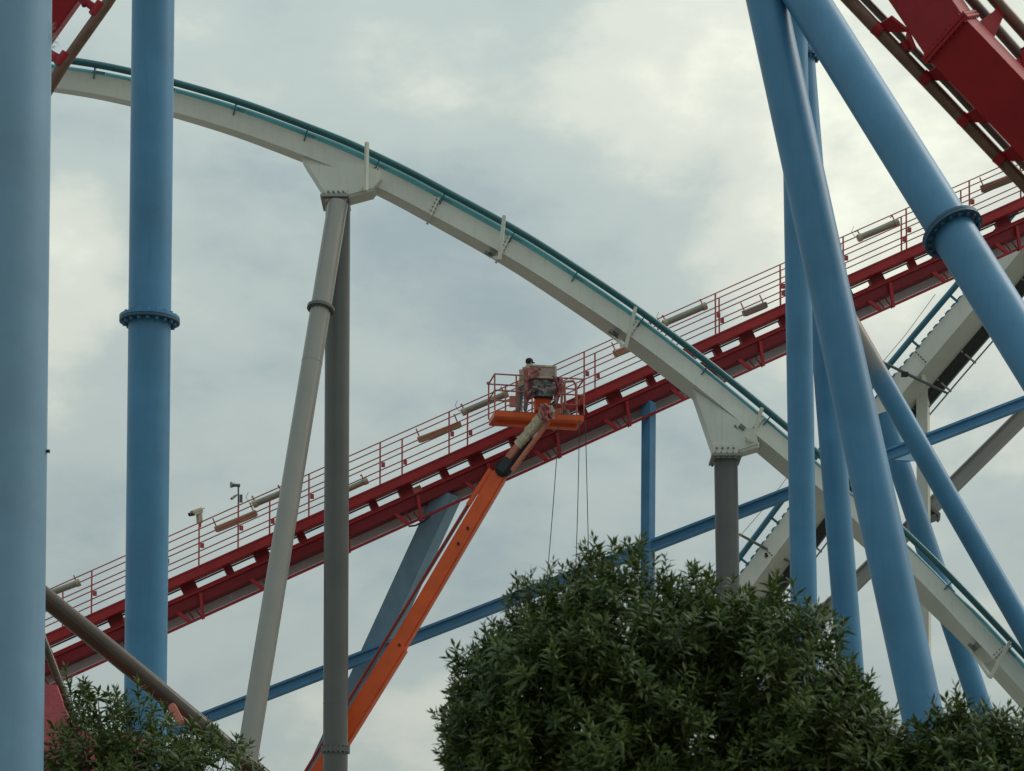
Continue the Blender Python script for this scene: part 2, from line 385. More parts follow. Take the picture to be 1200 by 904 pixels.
# ------------------------------------------------------------------ white descending track
railpx = [(-160, 58), (-40, 58.5), (83, 70.5), (153, 84), (205, 97), (280, 119), (340, 141), (400, 164), (433, 179), (480, 201.5), (527, 227), (592, 262), (640, 291), (679, 316.5),
          (744, 360), (800, 402), (850, 441), (922, 500.5), (990, 559), (1065, 628), (1112, 674), (1184, 750), (1240, 812), (1300, 882)]
def DT(x): return 66.0+max(0, min(1.2, (x-60)/900.0))*4.0
def cr_pt(p, i, t):
    p0, p1, p2, p3 = p[max(i-1, 0)], p[i], p[min(i+1, len(p)-1)], p[min(i+2, len(p)-1)]
    return tuple(.5*((2*b)+(-a+c)*t+(2*a-5*b+4*c-d)*t*t+(-a+3*b-3*c+d)*t**3) for a, b, c, d in zip(p0, p1, p2, p3))
dense = []
for i in range(len(railpx)-1):
    for k in range(6): dense.append(cr_pt(railpx, i, k/6))
dense.append(railpx[-1])
# smooth a little so measured noise does not show as wobble
for _ in range(10):
    dense = [dense[0]]+[tuple((dense[i-1][j]+2*dense[i][j]+dense[i+1][j])/4 for j in (0, 1)) for i in range(1, len(dense)-1)]+[dense[-1]]
ROLL = [(-200, .30), (80, .25), (300, .18), (480, .11), (640, .02), (800, -.07), (1000, -.13), (1300, -.17)]
def interp(tab, x):
    if x <= tab[0][0]: return tab[0][1]
    for (x0, y0), (x1, y1) in zip(tab, tab[1:]):
        if x <= x1: return y0+(y1-y0)*(x-x0)/(x1-x0)
    return tab[-1][1]
TW = [P(x, y, DT(x)) for x, y in dense]; TX = [d[0] for d in dense]
TF = []
for i in range(len(TW)):
    t = TW[min(i+1, len(TW)-1)]-TW[max(i-1, 0)]
    TF.append(orth(t, interp(ROLL, TX[i])))
def tat(x):
    for i in range(len(TX)-1):
        if TX[i] <= x <= TX[i+1]:
            k = (x-TX[i])/(TX[i+1]-TX[i]); t, s, u = TF[i]; return TW[i].lerp(TW[i+1], k), t, s, u
def ring(i, pts):
    t, s, u = TF[i]; return [TW[i]+s*a+u*b for a, b in pts]
SP_N, SP_F, SP_T, SP_B = .16, 1.02, -.24, -.80          # spine cross-section, from the near rail
base = TW[-1].copy(); base.z = 0
wt = thing('coaster_track', (P(650, 320, 67).x, P(650, 320, 67).y, P(650, 320, 67).z), 'white box girder track with teal rails curving down from upper left', 'coaster track')
rng = range(0, len(TW))
MB().sweep([ring(i, [(SP_N, SP_B), (SP_N, SP_T), (SP_F, SP_T), (SP_F, SP_B)]) for i in rng]).build('spine', M['white'], wt)
MB().tube([TW[i] for i in rng], .104, 28).build('rail', M['teal'], wt)
FARU = [(-200, -.13), (83, -.13), (280, -.03), (480, .06), (640, .13), (800, .16), (1300, .17)]
MB().tube([TW[i]+TF[i][1]*.86+TF[i][2]*interp(FARU, TX[i]) for i in rng], .104, 28).build('rail', M['teal_mid'], wt)
tie_x = [-120, -40, 32, 112, 195, 278, 362, 446, 523, 605, 679, 757, 832, 905, 975, 1045, 1118, 1189, 1255]
loc = lambda a, b: Vector((a, 0, b))
tm = MB().prism([(0, -.035, -.04), (.0, -.035, -.17), (.14, -.035, -.40), (.24, -.035, -.27), (.74, -.035, -.25), (.78, -.035, -.30), (.86, -.035, -.05), (.86, -.035, .10), (.66, -.035, -.10), (.33, -.035, -.16)], (0, .035, 0)).mesh('tie', M['teal'], bev=0)
tg = MB().box((.35, .16, -.19), (.17, 0, 0), (0, .14, 0), (0, 0, .055)).mesh('tie_plate', M['teal_light'])
cl = MB()
for sx_, sz_, hx, hz in ((.13, -.52, .03, .31), (.59, -.825, .46, .03)): cl.box((sx_, 0, sz_), (hx, 0, 0), (0, .035, 0), (0, 0, hz))
clm = cl.mesh('splice_collar', M['white'])
for x in tie_x:
    p, t, s, u = tat(x); m4 = frame_m(p, s, t, u)
    to = inst('tie', tm, wt, m4); inst('tie_plate', tg, to, m4)
for x in (446, 519, 602, 754, 900, 1052, 1185):
    p, t, s, u = tat(x); so_ = inst('splice_collar', clm, wt, frame_m(p, s, t, u))
    b = MB()
    for k in range(4):
        for sg in (-1, 1):
            c = p+s*.10+u*(-.32-.13*k)+t*.05*sg; b.tube([c-t*.02, c+t*.02], .022, 6)
    b.build('bolt_row', M['grey_mid'], so_, kind='stuff')
# evacuation brackets: post in front of the rail, arm under the spine
for x, ytop, xb, yb in ((430, 167, 429, 224), (591, 253, 585, 305), (745, 360, 733, 408), (893, 478, 881, 519), (1184, 752, 1160, 795)):
    D = DT(x)-.35; a = P(x, ytop, D); b = P(xb, yb, D)
    MB().bar(a, b, .11, .11, .3).build('bracket_post', M['white_box'], wt, bev=.01)
    p, t, s, u = tat(xb+9)
    e1 = p+s*.7+u*(SP_B-.07)
    MB().bar(b+Vector((0, 0, .05)), e1, .12, .10).build('bracket_arm', M['white_box'], wt, bev=.008)
    c = p+s*.25+u*(SP_B-.13)
    k = MB(); k.box(c, t*.10, s*.16, u*.06); k.box(c-u*.08-t*.12, t*.10, s*.06, u*.04); k.build('clamp', M['grey_mid'], wt)
# gussets down to the grey supports
def gusset(poly, D, dep, plate, arm):
    q = MB().prism([P(x, y, D) for x, y in poly], Vector((0, dep, 0))).build('gusset', M['white'], wt, bev=.015)
    x0, y0, x1, y1 = plate
    a, b = P(x0, y1, D-.10), P(x1, y0, D-.10)
    bo = MB(); n_ = MB()
    bo.box(((a.x+b.x)/2, a.y+.04, (a.z+b.z)/2), ((b.x-a.x)/2, 0, 0), (0, .035, 0), (0, 0, (b.z-a.z)/2)); bo.build('bolt_plate', M['white_box'], q)
    for i in range(4):
        for j in range(2):
            c = Vector((a.x+(b.x-a.x)*(.16+.225*i), a.y, a.z+(b.z-a.z)*(.26+.46*j))); n_.tube([c-Vector((0, .03, 0)), c+Vector((0, .02, 0))], .034, 8)
    n_.build('bolt_grid', M['grey_mid'], q, kind='stuff')
    c = P((x0+x1)/2, y1+2.5, D+dep/2); hw = (b.x-a.x)/2
    MB().box(c, (hw+.09, 0, 0), (0, dep/2+.22, 0), (0, 0, .045)).build('cap_plate', M['grey_light'], q, bev=.01)
    n_ = MB()
    for i in range(5):
        for j in (-1, 1):
            d = c+Vector((-hw+.02+i*hw*.48, j*(dep/2+.15), 0)); n_.tube([d-Vector((0, 0, .09)), d+Vector((0, 0, .09))], .03, 6)
    n_.build('bolt_row', M['grey_mid'], q, kind='stuff')
    MB().prism([P(x, y, D+.05) for x, y in arm], Vector((0, dep-.1, 0))).build('gusset_arm', M['white'], wt, bev=.01)
gusset([(352, 180), (357, 189), (380.5, 226), (380.5, 235), (406.5, 235), (407, 229), (437, 221), (447, 210), (446, 200)], 67.7, .75, (380.5, 221, 406.5, 235), [(407, 226), (407, 232), (437, 224), (437, 219)])
gusset([(812, 455), (815, 464), (835.5, 524), (835.5, 536), (864.5, 536), (865, 528), (889, 520.5), (886, 507)], 69.6, .75, (835.5, 521, 864.5, 536), [(865, 524.5), (865, 531), (890, 524), (890, 518)])

# ------------------------------------------------------------------ red lift hill
LA, LB = P(-120, 679+.4475*318.5, 69.4-.5), P(1340, 679-.4475*1141.5, 74.9+.5)
LT = (LB-LA).normalized(); LH = Vector((LT.x, LT.y, 0)).normalized(); LS = Vector((-LH.y, LH.x, 0)); UZ = Vector((0, 0, 1))
LU = LS.cross(LT)
if LU.z < 0: LU = -LU
def lift(x):
    """point of the lift's reference line (near top edge of the upper beam) seen at photo column x"""
    lo, hi = 0.0, 1.0
    for _ in range(40):
        m_ = (lo+hi)/2; q = LA.lerp(LB, m_); d = q-Vector((0, 0, CAM_H)); dep = d.y*cos(PITCH)+d.z*sin(PITCH); xx = 600+F*d.x/dep
        if xx < x: lo = m_
        else: hi = m_
    return LA.lerp(LB, lo)
def lp(x, dv=0.0, dy=0.0):
    """dv = metres down (vertical), dy = metres away from the viewer"""
    return lift(x)-UZ*dv+LS*dy
rl = thing('coaster_track', lp(600, 1.0, .7), 'straight red lift hill track climbing to the right behind the orange boom', 'coaster track')
def run(name, m, dv0, dv1, dy0, dy1, x0=-110, x1=1330, bev=.012):
    a, b = lp(x0, 0, 0), lp(x1, 0, 0); q = MB()
    q.prism([a-UZ*dv0+LS*dy0, a-UZ*dv1+LS*dy0, a-UZ*dv1+LS*dy1, a-UZ*dv0+LS*dy1], b-a)
    return q.build(name, M[m], rl, bev=bev)
run('upper_beam', 'red_worn', 0, .33, 0, .50)
run('beam_lip', 'red', -.02, .05, -.025, .06)
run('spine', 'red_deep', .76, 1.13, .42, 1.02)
run('spine_flange', 'red_worn', .70, .765, .34, 1.10)
run('lower_chord', 'red', 1.56, 1.65, .34, .44)
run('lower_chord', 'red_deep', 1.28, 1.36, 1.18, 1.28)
run('far_rail', 'red', .36, .50, 1.5, 1.72)
MB().tube([lp(-110, .43, .22), lp(1330, .43, .22)], .028, 6).build('conduit', M['black'], rl)
# ties: alternating small and large blocks
strut_x = [-30, 57, 142, 228, 314, 400, 484, 567, 648, 730, 809, 887, 964, 1040, 1115, 1189, 1262]
tie_s = MB().box((0, .60, -.53), (.13, 0, 0), (0, .10, 0), (0, 0, .24)).mesh('small_tie', M['red'])
tie_b = MB().box((0, .60, -.53), (.25, 0, 0), (0, .11, 0), (0, 0, .24)); tie_b.box((.0, 1.1, -.42), (.1, 0, 0), (0, .5, 0), (0, 0, .05)); tie_bm = tie_b.mesh('large_tie', M['red'])
plt = MB().box((.46, .48, -.53), (.15, 0, 0), (0, .02, 0), (0, 0, .10)).mesh('tie_plate', M['salmon'])  # small pale salmon plate beside every second large tie
shear = Vector((LT.x, LT.y, LT.z))/Vector((LT.x, LT.y)).length      # local x runs up the slope, z stays vertical
def LN(x): return frame_m(lift(x), LT, LS, LU)
def LM(x): return frame_m(lift(x), shear, LS, UZ)
str_m = MB().prism([(-.03, .30, -.74), (.06, .30, -.74), (-.01, .30, -1.57), (-.10, .30, -1.57)], (0, .09, 0)).mesh('strut', M['red'])
dia_m = MB().prism([(-.80, .36, -1.20), (-.66, .36, -1.20), (-.38, .36, -1.58), (-.52, .36, -1.58)], (0, .07, 0)).mesh('diagonal', M['red'])
ro = MB()
for o_ in (-.33, -.10):
    ro.tube([(o_-.10, .42, -1.18), (o_-.08, .42, -1.30), (o_-.02, .42, -1.42), (o_+.02, .42, -1.58)], .024, 5)
rod_m = ro.mesh('rod_pair', M['red_deep'])
seg = []
for i, x in enumerate(strut_x[:-1]):
    inst('strut', str_m, rl, LM(x)); inst('diagonal', dia_m, rl, LM(x)); inst('rod_pair', rod_m, rl, LM(x))
    inst('large_tie', tie_bm, rl, LN(x-13)); inst('small_tie', tie_s, rl, LN((x+strut_x[i+1])/2-9))
    if i % 2 == 0: inst('tie_plate', plt, rl, LN(x-17))
    # grey panels between the spine and the lower chord
    a, b = lift(x), lift(strut_x[i+1]); Lx = (b-a).length/shear.length
    for k in range(2):
        q = MB(); x0 = Lx*(k*.5)-(.0 if k else .06); x1 = Lx*(k*.5+.5)-(.06 if k else .003)
        q.add([frame_m(a, shear, LS, UZ) @ Vector(v_) for v_ in ((x0, .98, -1.10), (x1, .98, -1.10), (x1, .98, -1.42), (x0, .98, -1.42), (x0, 1.01, -1.10), (x1, 1.01, -1.10), (x1, 1.01, -1.42), (x0, 1.01, -1.42))],
              [(0, 3, 2, 1), (4, 5, 6, 7), (0, 1, 5, 4), (2, 3, 7, 6), (1, 2, 6, 5), (0, 4, 7, 3)])
        q.build('grey_panel', M['panel'], rl, smooth=False)

# railings
def railing(name, label, dy, dz0, heights, post_xs, hp, rr=.019, pr=.028):
    rt = thing(name, lp(600, 0, dy), label, 'railing', 'red railings along the lift hill')
    a, b = lp(-110, 0, dy), lp(1330, 0, dy)
    for h in heights: MB().tube([a+UZ*(dz0+h), b+UZ*(dz0+h)], rr, 6).build('rail', M['red_rail'], rt)
    pm = MB().tube([(0, 0, dz0-.1), (0, 0, dz0+hp)], pr, 6).mesh('post', M['red_rail'])
    cm_ = MB().box((.10, 0, dz0+hp*.48), (.06, 0, 0), (0, .05, 0), (0, 0, .07)).mesh('clip', M['red_rail'])
    for i, x in enumerate(post_xs):
        q = lp(x, 0, dy); po = inst('post', pm, rt, Matrix.Translation(q)); inst('clip', cm_, po, Matrix.Translation(q))
    return rt
railing('railing', 'near red handrail with tall posts along the lift hill', .06, 0, (1.40, .93, .48), [-58, 24, 107, 192, 233, 279, 362, 445.5, 526.5, 607, 685, 763, 839, 915, 989, 1063, 1137, 1210, 1282], 1.40)
railing('railing', 'far red handrail with shorter posts behind the near one', 1.25, 0, (1.49, 1.03, .55), [0, 70, 158, 317, 397, 475, 553, 630, 705, 780, 853, 926, 998, 1070, 1141, 1212], 1.49)
# lamps hung along the railing
def lamp(x0, y0, x1, y1, kind, label, wpx):
    D = 72+(x0-600)*.0046+.5; a, b = P(x0, y0, D), P(x1, y1, D+.15); t, s, u = orth(b-a)
    r = wpx*.42/ppm(D)
    rt = thing('railing_lamp', (a+b)/2, label, 'lamp', 'lamps hung along the lift hill railing')
    if kind == 'tube':
        MB().tube([a, b], r, 14).build('lamp_tube', M['tube_lamp'], rt)
        for q, sg in ((a, 1), (b, -1)):
            MB().tube([q-t*.05*sg, q+t*.09*sg], r*1.18, 12).build('end_cap', M['cream'], rt)
            MB().tube([q+t*.05*sg, q+t*.05*sg+u*(r+.16), q+t*.05*sg+u*(r+.18)+s*.2], .022, 5).build('hanger', M['red_rail'], rt)
        k = MB(); k.tube([a, a-t*.12+u*.1, a-t*.16+u*.3, a-t*.02+u*.42], .010, 4); k.build('wire', M['rope'], rt)
    else:
        MB().bar(a, b, r*2.2, r*2, .35).build('housing', M[{'tan': 'tan_box', 'brown': 'brown_box', 'grey': 'grey_light'}[kind]], rt, bev=.015)
        MB().bar(a-u*r*1.05+t*.06, b-u*r*1.05-t*.06, r*1.2, .03, .35).build('diffuser', M['tube_lamp'], rt)
        for q, sg in ((a, 1), (b, -1)): MB().tube([q+t*.08*sg+u*r, q+t*.08*sg+u*(r+.28)], .022, 5).build('hanger', M['red_rail'], rt)
lamp(55, 697, 92, 683, 'tube', 'cream tube lamp at the lower left end of the lift railing', 9)
lamp(252, 621, 301, 601, 'tan', 'long tan box lamp behind the horn loudspeaker post', 8)
lamp(298, 591, 332, 577, 'tube', 'cream tube lamp just left of the light grey leaning column', 9)
lamp(398, 578, 429, 564, 'tube', 'grey green tube lamp just right of the dark grey column', 8)
lamp(490, 516, 540, 497, 'tan', 'tan box lamp left of the orange basket', 8)
lamp(543, 483, 593, 462, 'tube', 'cream green tube lamp seen through the left rails of the basket', 9)
lamp(720, 415, 742, 406, 'tan', 'tan box lamp partly hidden by the white track', 9)
lamp(779, 379, 826, 359, 'tube', 'cream tube lamp just above where the white track crosses the lift', 9)
lamp(871, 368, 898, 357, 'grey', 'short grey lamp low on the railing left of the slim blue column', 8)
lamp(1007, 279, 1051, 261, 'tube', 'grey tube lamp between the two thick blue tubes', 9)
lamp(1151, 222, 1190, 207, 'brown', 'brown box lamp under the near red track at the right edge', 10)
# surveillance camera and horn loudspeaker on posts
D = 71.0
cq = P(233, 611, D)
ct = thing('surveillance_camera', cq, 'beige camera housing on a railing post left of the horn loudspeaker', 'camera')
MB().bar(P(225, 602, D-.3), P(236, 598, D+.1), .16, .17).build('housing', M['cream'], ct, bev=.02)
MB().bar(P(223, 601.5, D-.35), P(237, 596.3, D+.15), .22, .03).build('sun_hood', M['cream'], ct)
MB().tube([P(222, 603.5, D-.4), P(225.5, 602.2, D-.3)], .06, 10).build('lens', M['black'], ct)
MB().bar(P(233, 599, D), P(234, 613, D), .14, .16).build('bracket', M['cream'], ct, bev=.01)
MB().tube([P(234.3, 606, D), P(234.3, 618, D)], .045, 8).build('stem', M['red_rail'], ct)
ht = thing('horn_loudspeaker', P(279.5, 590, D), 'dark grey horn loudspeaker on a tall post above the railing', 'loudspeaker')
MB().tube([P(270.5, 568.3, D-.06), P(273, 568.5, D-.03), P(276, 568.8, D), P(281, 569.3, D+.05)], [.105, .075, .05, .06], 14).build('horn', M['grey_dark'], ht)
MB().tube([P(279.3, 570, D), P(279.5, 596, D)], .028, 8).build('post', M['grey_dark'], ht)
MB().bar(P(282.5, 580, D), P(282.5, 589, D), .09, .09).build('junction_box', M['grey_dark'], ht)
MB().bar(P(271, 585, D-.15), P(276, 581, D), .09, .07).build('spotlight', M['grey_light'], ht, bev=.01)
MB().tube([P(275, 581.5, D), P(279.5, 579.5, D)], .018, 6).build('arm', M['grey_dark'], ht)

# ------------------------------------------------------------------ blue frame carrying the lift
def ibeam(mb, a, b, w, h, roll=0.0, tf=.05):
    t, s, u = orth(b-a, roll)
    for o_ in (-1, 1): mb.box((a+b)/2+u*o_*(h/2-tf/2), (b-a)/2, s*w/2, u*tf/2)
    mb.box((a+b)/2, (b-a)/2, s*.03, u*(h/2-tf)); return mb
hb = thing('blue_cross_beam', P(600, 704, 73), 'long blue steel beam sloping up to the right behind the shrubs', 'steel beam')
ha, hbp = P(120, 888, 73), P(1330, 422, 73)
MB().bar(ha, hbp, .10, .34).build('web', M['blue_beam'], hb)
t, s, u = orth(hbp-ha)
for o_ in (-1, 1): MB().bar(ha+u*.15*o_, hbp+u*.15*o_, .34, .085).build('flange', M['blue_beam'], hb, bev=.01)
MB().bar(P(1043, 534, 73.5), P(1068, 536, 78.6), .3, .3).build('end_bracket', M['blue_beam'], hb)
bpst = thing('blue_upright_post', to_ground(lp(760.5, 1.2, .62), lp(760.5, 3, .62)), 'blue upright steel post under the lift right of the basket ropes', 'steel post')
pa = lp(764.5, 1.125, .62); pb = to_ground(pa, pa-UZ*2-Vector((.02, 0, 0)))
c45 = radians(52)
q = MB(); ax = Vector((cos(c45), sin(c45), 0)); ay = Vector((-sin(c45), cos(c45), 0)); q.box((pa+pb)/2, ax*.17, ay*.17, (pa-pb)/2); q.build('shaft', M['blue_beam'], bpst, smooth=False)
ia, ib = P(527, 576, 72.5), P(376, 904, 75.5); ig = to_ground(ia, ib)
inc = thing('inclined_box_strut', ig, 'wide weathered blue grey box strut leaning behind the orange boom', 'steel strut')
t = (ia-ig).normalized(); s1 = Vector((cos(radians(-18)), sin(radians(-18)), 0)); s1 = (s1-t*s1.dot(t)).normalized(); s2 = t.cross(s1)
MB().box((ia+ig)/2, s1*.33, s2*.50, (ia-ig)/2).build('box_section', M['blue_grey'], inc, bev=.012)
k = MB(); k.tube([P(479, 617, 72.3), P(487, 616, 72.2), P(497, 611, 72.2), P(505, 603, 72.3)], .03, 6); k.build('hose', M['black'], inc)

# ------------------------------------------------------------------ second white track (lift of the tall coaster) on the right
D2a, D2b = 81.0, 86.0
def T2(y, off=0.0):     # serrated top edge of the girder, x as function of y
    k = (y-345)/(675-345.0); return 1128.5+(866-1128.5)*k-6*sin(pi*min(max(k, 0), 1))
s_a, s_b = P(1128.5+.8*280, 345-280*1.0, D2a-4), P(866-.78*120, 675+120, D2b+1)
pts = [P(1128.5+ (345-y)*.80, y, D2a+(y-345)*.015) if y < 345 else P(T2(y), y, D2a+(y-345)*.015) if y <= 675 else P(866-(y-675)*.78, y, D2a+(y-345)*.015) for y in (40, 160, 260, 345, 400, 460, 520, 580, 640, 675, 740, 860, 1000)]
t2 = thing('coaster_track', pts[4], 'off-white girder track with blue teal rail rising steeply at right behind the blue tubes', 'coaster track')
fr = []
for i in range(len(pts)):
    t = pts[min(i+1, len(pts)-1)]-pts[max(i-1, 0)]; fr.append(orth(t, -.22))
def r2(i, prof): t, s, u = fr[i]; return [pts[i]+s*a+u*b for a, b in prof]
R = range(len(pts))
MB().sweep([r2(i, [(0, 0), (0, -.88), (.95, -.88), (.95, 0)]) for i in R]).build('spine', M['white_box'], t2)
MB().tube([pts[i]-fr[i][1]*.22+fr[i][2]*.34 for i in R], .115, 12).build('rail', M['teal_blue'], t2)
MB().tube([pts[i]+fr[i][1]*1.15+fr[i][2]*.34 for i in R], .115, 12).build('rail', M['teal_blue'], t2)
def t2at(y):
    ys = (40, 160, 260, 345, 400, 460, 520, 580, 640, 675, 740, 860, 1000)
    for i in range(len(ys)-1):
        if ys[i] <= y <= ys[i+1]:
            k = (y-ys[i])/(ys[i+1]-ys[i]); t, s, u = fr[i]; return pts[i].lerp(pts[i+1], k), t, s, u
tooth = MB().prism([(0, -.16, -.02), (0, .15, -.02), (0, .13, .07), (0, -.02, .07)], (.3, 0, 0)).mesh('tooth', M['teal_blue'])
t2t = MB().prism([(-.22, 0, .30), (-.26, 0, .42), (0, 0, .04), (.2, 0, .03), (.02, 0, -.1)], (0, .09, 0)).mesh('tie', M['teal_blue'])
y = 300.0
while y < 720:
    p, t, s, u = t2at(y); inst('tooth', tooth, t2, frame_m(p, s, t, u)); y += 8.2
for y in (300, 352, 405, 458, 515, 565, 612, 660, 705):
    p, t, s, u = t2at(y); inst('tie', t2t, t2, frame_m(p, s, t, u))
    
for y in (413, 566, 640):
    p, t, s, u = t2at(y); b = MB(); b.box(p-s*.015-u*.44, s*.015, u*.44, t*.03); so_ = b.build('splice_plate', M['white_box'], t2)
    b = MB()
    for k in range(5):
        c = p-s*.04-u*(.12+.16*k)-t*.06; b.tube([c-s*.02, c+s*.02], .03, 6)
    b.build('bolt_row', M['grey_mid'], so_, kind='stuff')
# walkway mesh and rods under the girder
MB().sweep([r2(i, [(.98, -.84), (.98, -1.06), (1.45, -1.06), (1.45, -.84)]) for i in R]).build('walkway_mesh', M['dark_mesh'], t2)
for a_, b_ in ((1.25, -1.22), (1.42, -1.34)): MB().tube([pts[i]+fr[i][1]*a_+fr[i][2]*b_ for i in R], .03, 6).build('rod', M['rod'], t2)
for y in (300, 355, 385, 418, 452, 500, 610, 650, 690):
    p, t, s, u = t2at(y); MB().bar(p+s*.95-u*.90, p+s*1.42-u*1.42, .05, .06).build('hanger', M['rod'], t2)
p, t, s, u = t2at(427); MB().bar(p+s*.2-u*.9-t*.2, p+s*.3-u*1.25, .2, .12).build('bracket', M['white_box'], t2)
for (x0, y0, x1, y1, x2, y2, Dd) in ((1033, 424, 1072, 444, 1110, 461, 81.3), (866, 626, 912, 656, 930, 661, 85.2)):
    q = MB(); q.tube([P(x0, y0, Dd), P((x0+x2)/2, (y0+y2)/2, Dd), P(x2, y2, Dd)], [.05, .06, .045], 8); q.build('cross_arm', M['grey_dark'], t2)
    c = P(x1-12, y1-5, Dd-.05); MB().box(c, Vector((.12, 0, 0)), Vector((0, .08, 0)), Vector((0, 0, .08))).build('clamp', M['black'], t2)
# white box column below it
wcb = to_ground(P(1081.5, 452, 82.6), P(1082.5, 620, 82.6)); wca = P(1081.5, 448, 82.6)
wc = thing('white_box_column', wcb, 'off-white square column under the steep girder track', 'support column')
cA = radians(24); ax = Vector((cos(cA), -sin(cA), 0)); ay = Vector((sin(cA), cos(cA), 0))
MB().box((wca+wcb)/2, ax*.21, ay*.21, (wca-wcb)/2).build('shaft', M['white_box'], wc, bev=.012)
MB().box(wca, ax*.30, ay*.30, UZ*.05).build('head_plate', M['white_box'], wc)
# pale brace with dark underside
ba_, bb_ = P(1290, 397, 83.6), P(930, 755, 83.2)
br = thing('pale_brace', P(1085, 604, 83.5), 'pale grey brown brace beam descending to the left under the steep girder track', 'steel brace')
MB().bar(ba_, bb_, .12, .52, -.2).build('web', M['grey_light'], br)
t, s, u = orth(bb_-ba_, -.2)
for o_ in (-1, 1): MB().bar(ba_+u*.24*o_, bb_+u*.24*o_, .42, .06, -.2).build('flange', M['grey_light'], br)
c = P(1091, 599, 83.2); MB().box(c, t*.06, s*.35, u*.42).build('end_plate', M['grey_mid'], br)
c = P(1087, 610, 83.0); MB().box(c, Vector((.3, 0, .1)), Vector((0, .2, 0)), Vector((-.03, 0, .1))).build('pin_bracket', M['grey_mid'], br)

# ------------------------------------------------------------------ near red track, upper right
DN = 28.0
nk = ppm(DN)
e2 = Vector((.72, 0, .69)).normalized()          # across the track in the picture plane, towards upper right
tp = [P(930, -205, DN+1.2), P(1030, -66, DN+.5), P(1105.5, 47, DN), P(1241, 189, DN), P(1400, 360, DN)]
nr = thing('coaster_track', P(1105, 47, DN), 'near red box girder track with brown rails at the upper right corner', 'coaster track')
nfr = []
for i in range(len(tp)):
    if i == 2: tt = tp[3]-tp[2]
    else: tt = tp[min(i+1, 4)]-tp[max(i-1, 0)]
    tt.normalize(); d = Vector((0, 1, 0)); d = (d-tt*d.dot(tt)).normalized(); e_ = d.cross(tt)
    if e_.x < 0: e_ = -e_
    rr = radians(-36); e1 = e_*cos(rr)+d*sin(rr); d1 = d*cos(rr)-e_*sin(rr); nfr.append((tt, e1, d1, e_, d))
def nring(i, a0, a1, b0, b1): t, e1, d1, _, _ = nfr[i]; c = tp[i]+e1*.035; return [c+e1*a0+d1*b0, c+e1*a1+d1*b0, c+e1*a1+d1*b1, c+e1*a0+d1*b1]
HW = .325
MB().sweep([nring(i, -HW, HW, 0, .55) for i in (0, 1, 2)]).build('spine', M['red_spine'], nr)
MB().sweep([nring(i, -HW, HW, 0, .55) for i in (2, 3, 4)]).build('spine', M['red_spine'], nr)
t, e1, d1, _, _ = nfr[2]
fo = MB()
for sg in (-1, 1):
    c = tp[2]+e1*.035+t*.023*sg+d1*.27; fo.box(c, t*.02, e1*(HW+.05), d1*.33)
fo = fo.build('splice_flange', M['red_worn'], nr, bev=.006)
b = MB()
for k in range(9):
    c = tp[2]+e1*(.035-HW+.02+k*(2*HW-.04)/8)-d1*.03; b.tube([c-t*.065, c+t*.065], .013, 6)
for k in range(5):
    for sg in (-1, 1): c = tp[2]+e1*.035+e1*(HW+.025)*sg+d1*(.05+k*.12); b.tube([c-t*.065, c+t*.065], .013, 6)
b.build('bolt_ring', M['red_spine'], fo, kind='stuff')
def nline(pxs, dd, r, m, name='rail', n=16):
    MB().tube([P(x, y, DN+dd) for x, y in pxs], r, n).build(name, M[m], nr)
nline([(960, -37), (1035, 42), (1102, 112), (1181, 196), (1330, 352)], .55, .082, 'rust_rail')
nline([(980, -35), (1048, 35), (1114, 102), (1196, 190), (1330, 330)], 1.05, .05, 'rust_rail_dark', 'inner_tube', 10)
nline([(1066, -84), (1138.5, 0), (1199.5, 69), (1330, 215)], .95, .066, 'rust_rail_dark')
nline([(1095, -85), (1166, 0), (1201, 39), (1330, 180)], .45, .075, 'rust_rail')
def ntie(rail_px, spx, dd, name='tie'):
    """triangular plate from the girder edge to a rail"""
    (x0, y0), ((xa, ya), (xb, yb)) = rail_px, spx
    p0 = P(x0, y0, DN+dd); a_, b_ = P(xa, ya, DN+.30), P(xb, yb, DN+.30)
    n_ = (a_-p0).cross(b_-p0).normalized()*.05
    p1 = p0+(b_-a_).normalized()*.05; p2 = p0-(b_-a_).normalized()*.05
    q = MB().prism([p2, p1, b_, a_], n_); o = q.build(name, M['red_spine'], nr)
    MB().tube([p0-(b_-a_).normalized()*.06, p0+(b_-a_).normalized()*.06], .0865, 16).build('rail_clamp', M['red_spine'], o)
for k, (rx, ry) in enumerate(((988, -10), (1029, 35), (1085, 92), (1130, 141), (1172, 186), (1216, 233))):
    ntie((rx, ry), ((rx+14, ry-15), (rx+36, ry+3)), .52)
for rx, ry in ((1120, -50), (1173, 14), (1214, 60)):
    ntie((rx, ry), ((rx-33, ry+18), (rx-14, ry+42)), .48)
ntie((1062, 55), ((1062, 38), (1070, 58)), .55, 'gusset_plate')
ntie((1204, 62), ((1196, 60), (1200, 90)), .9, 'gusset_plate')

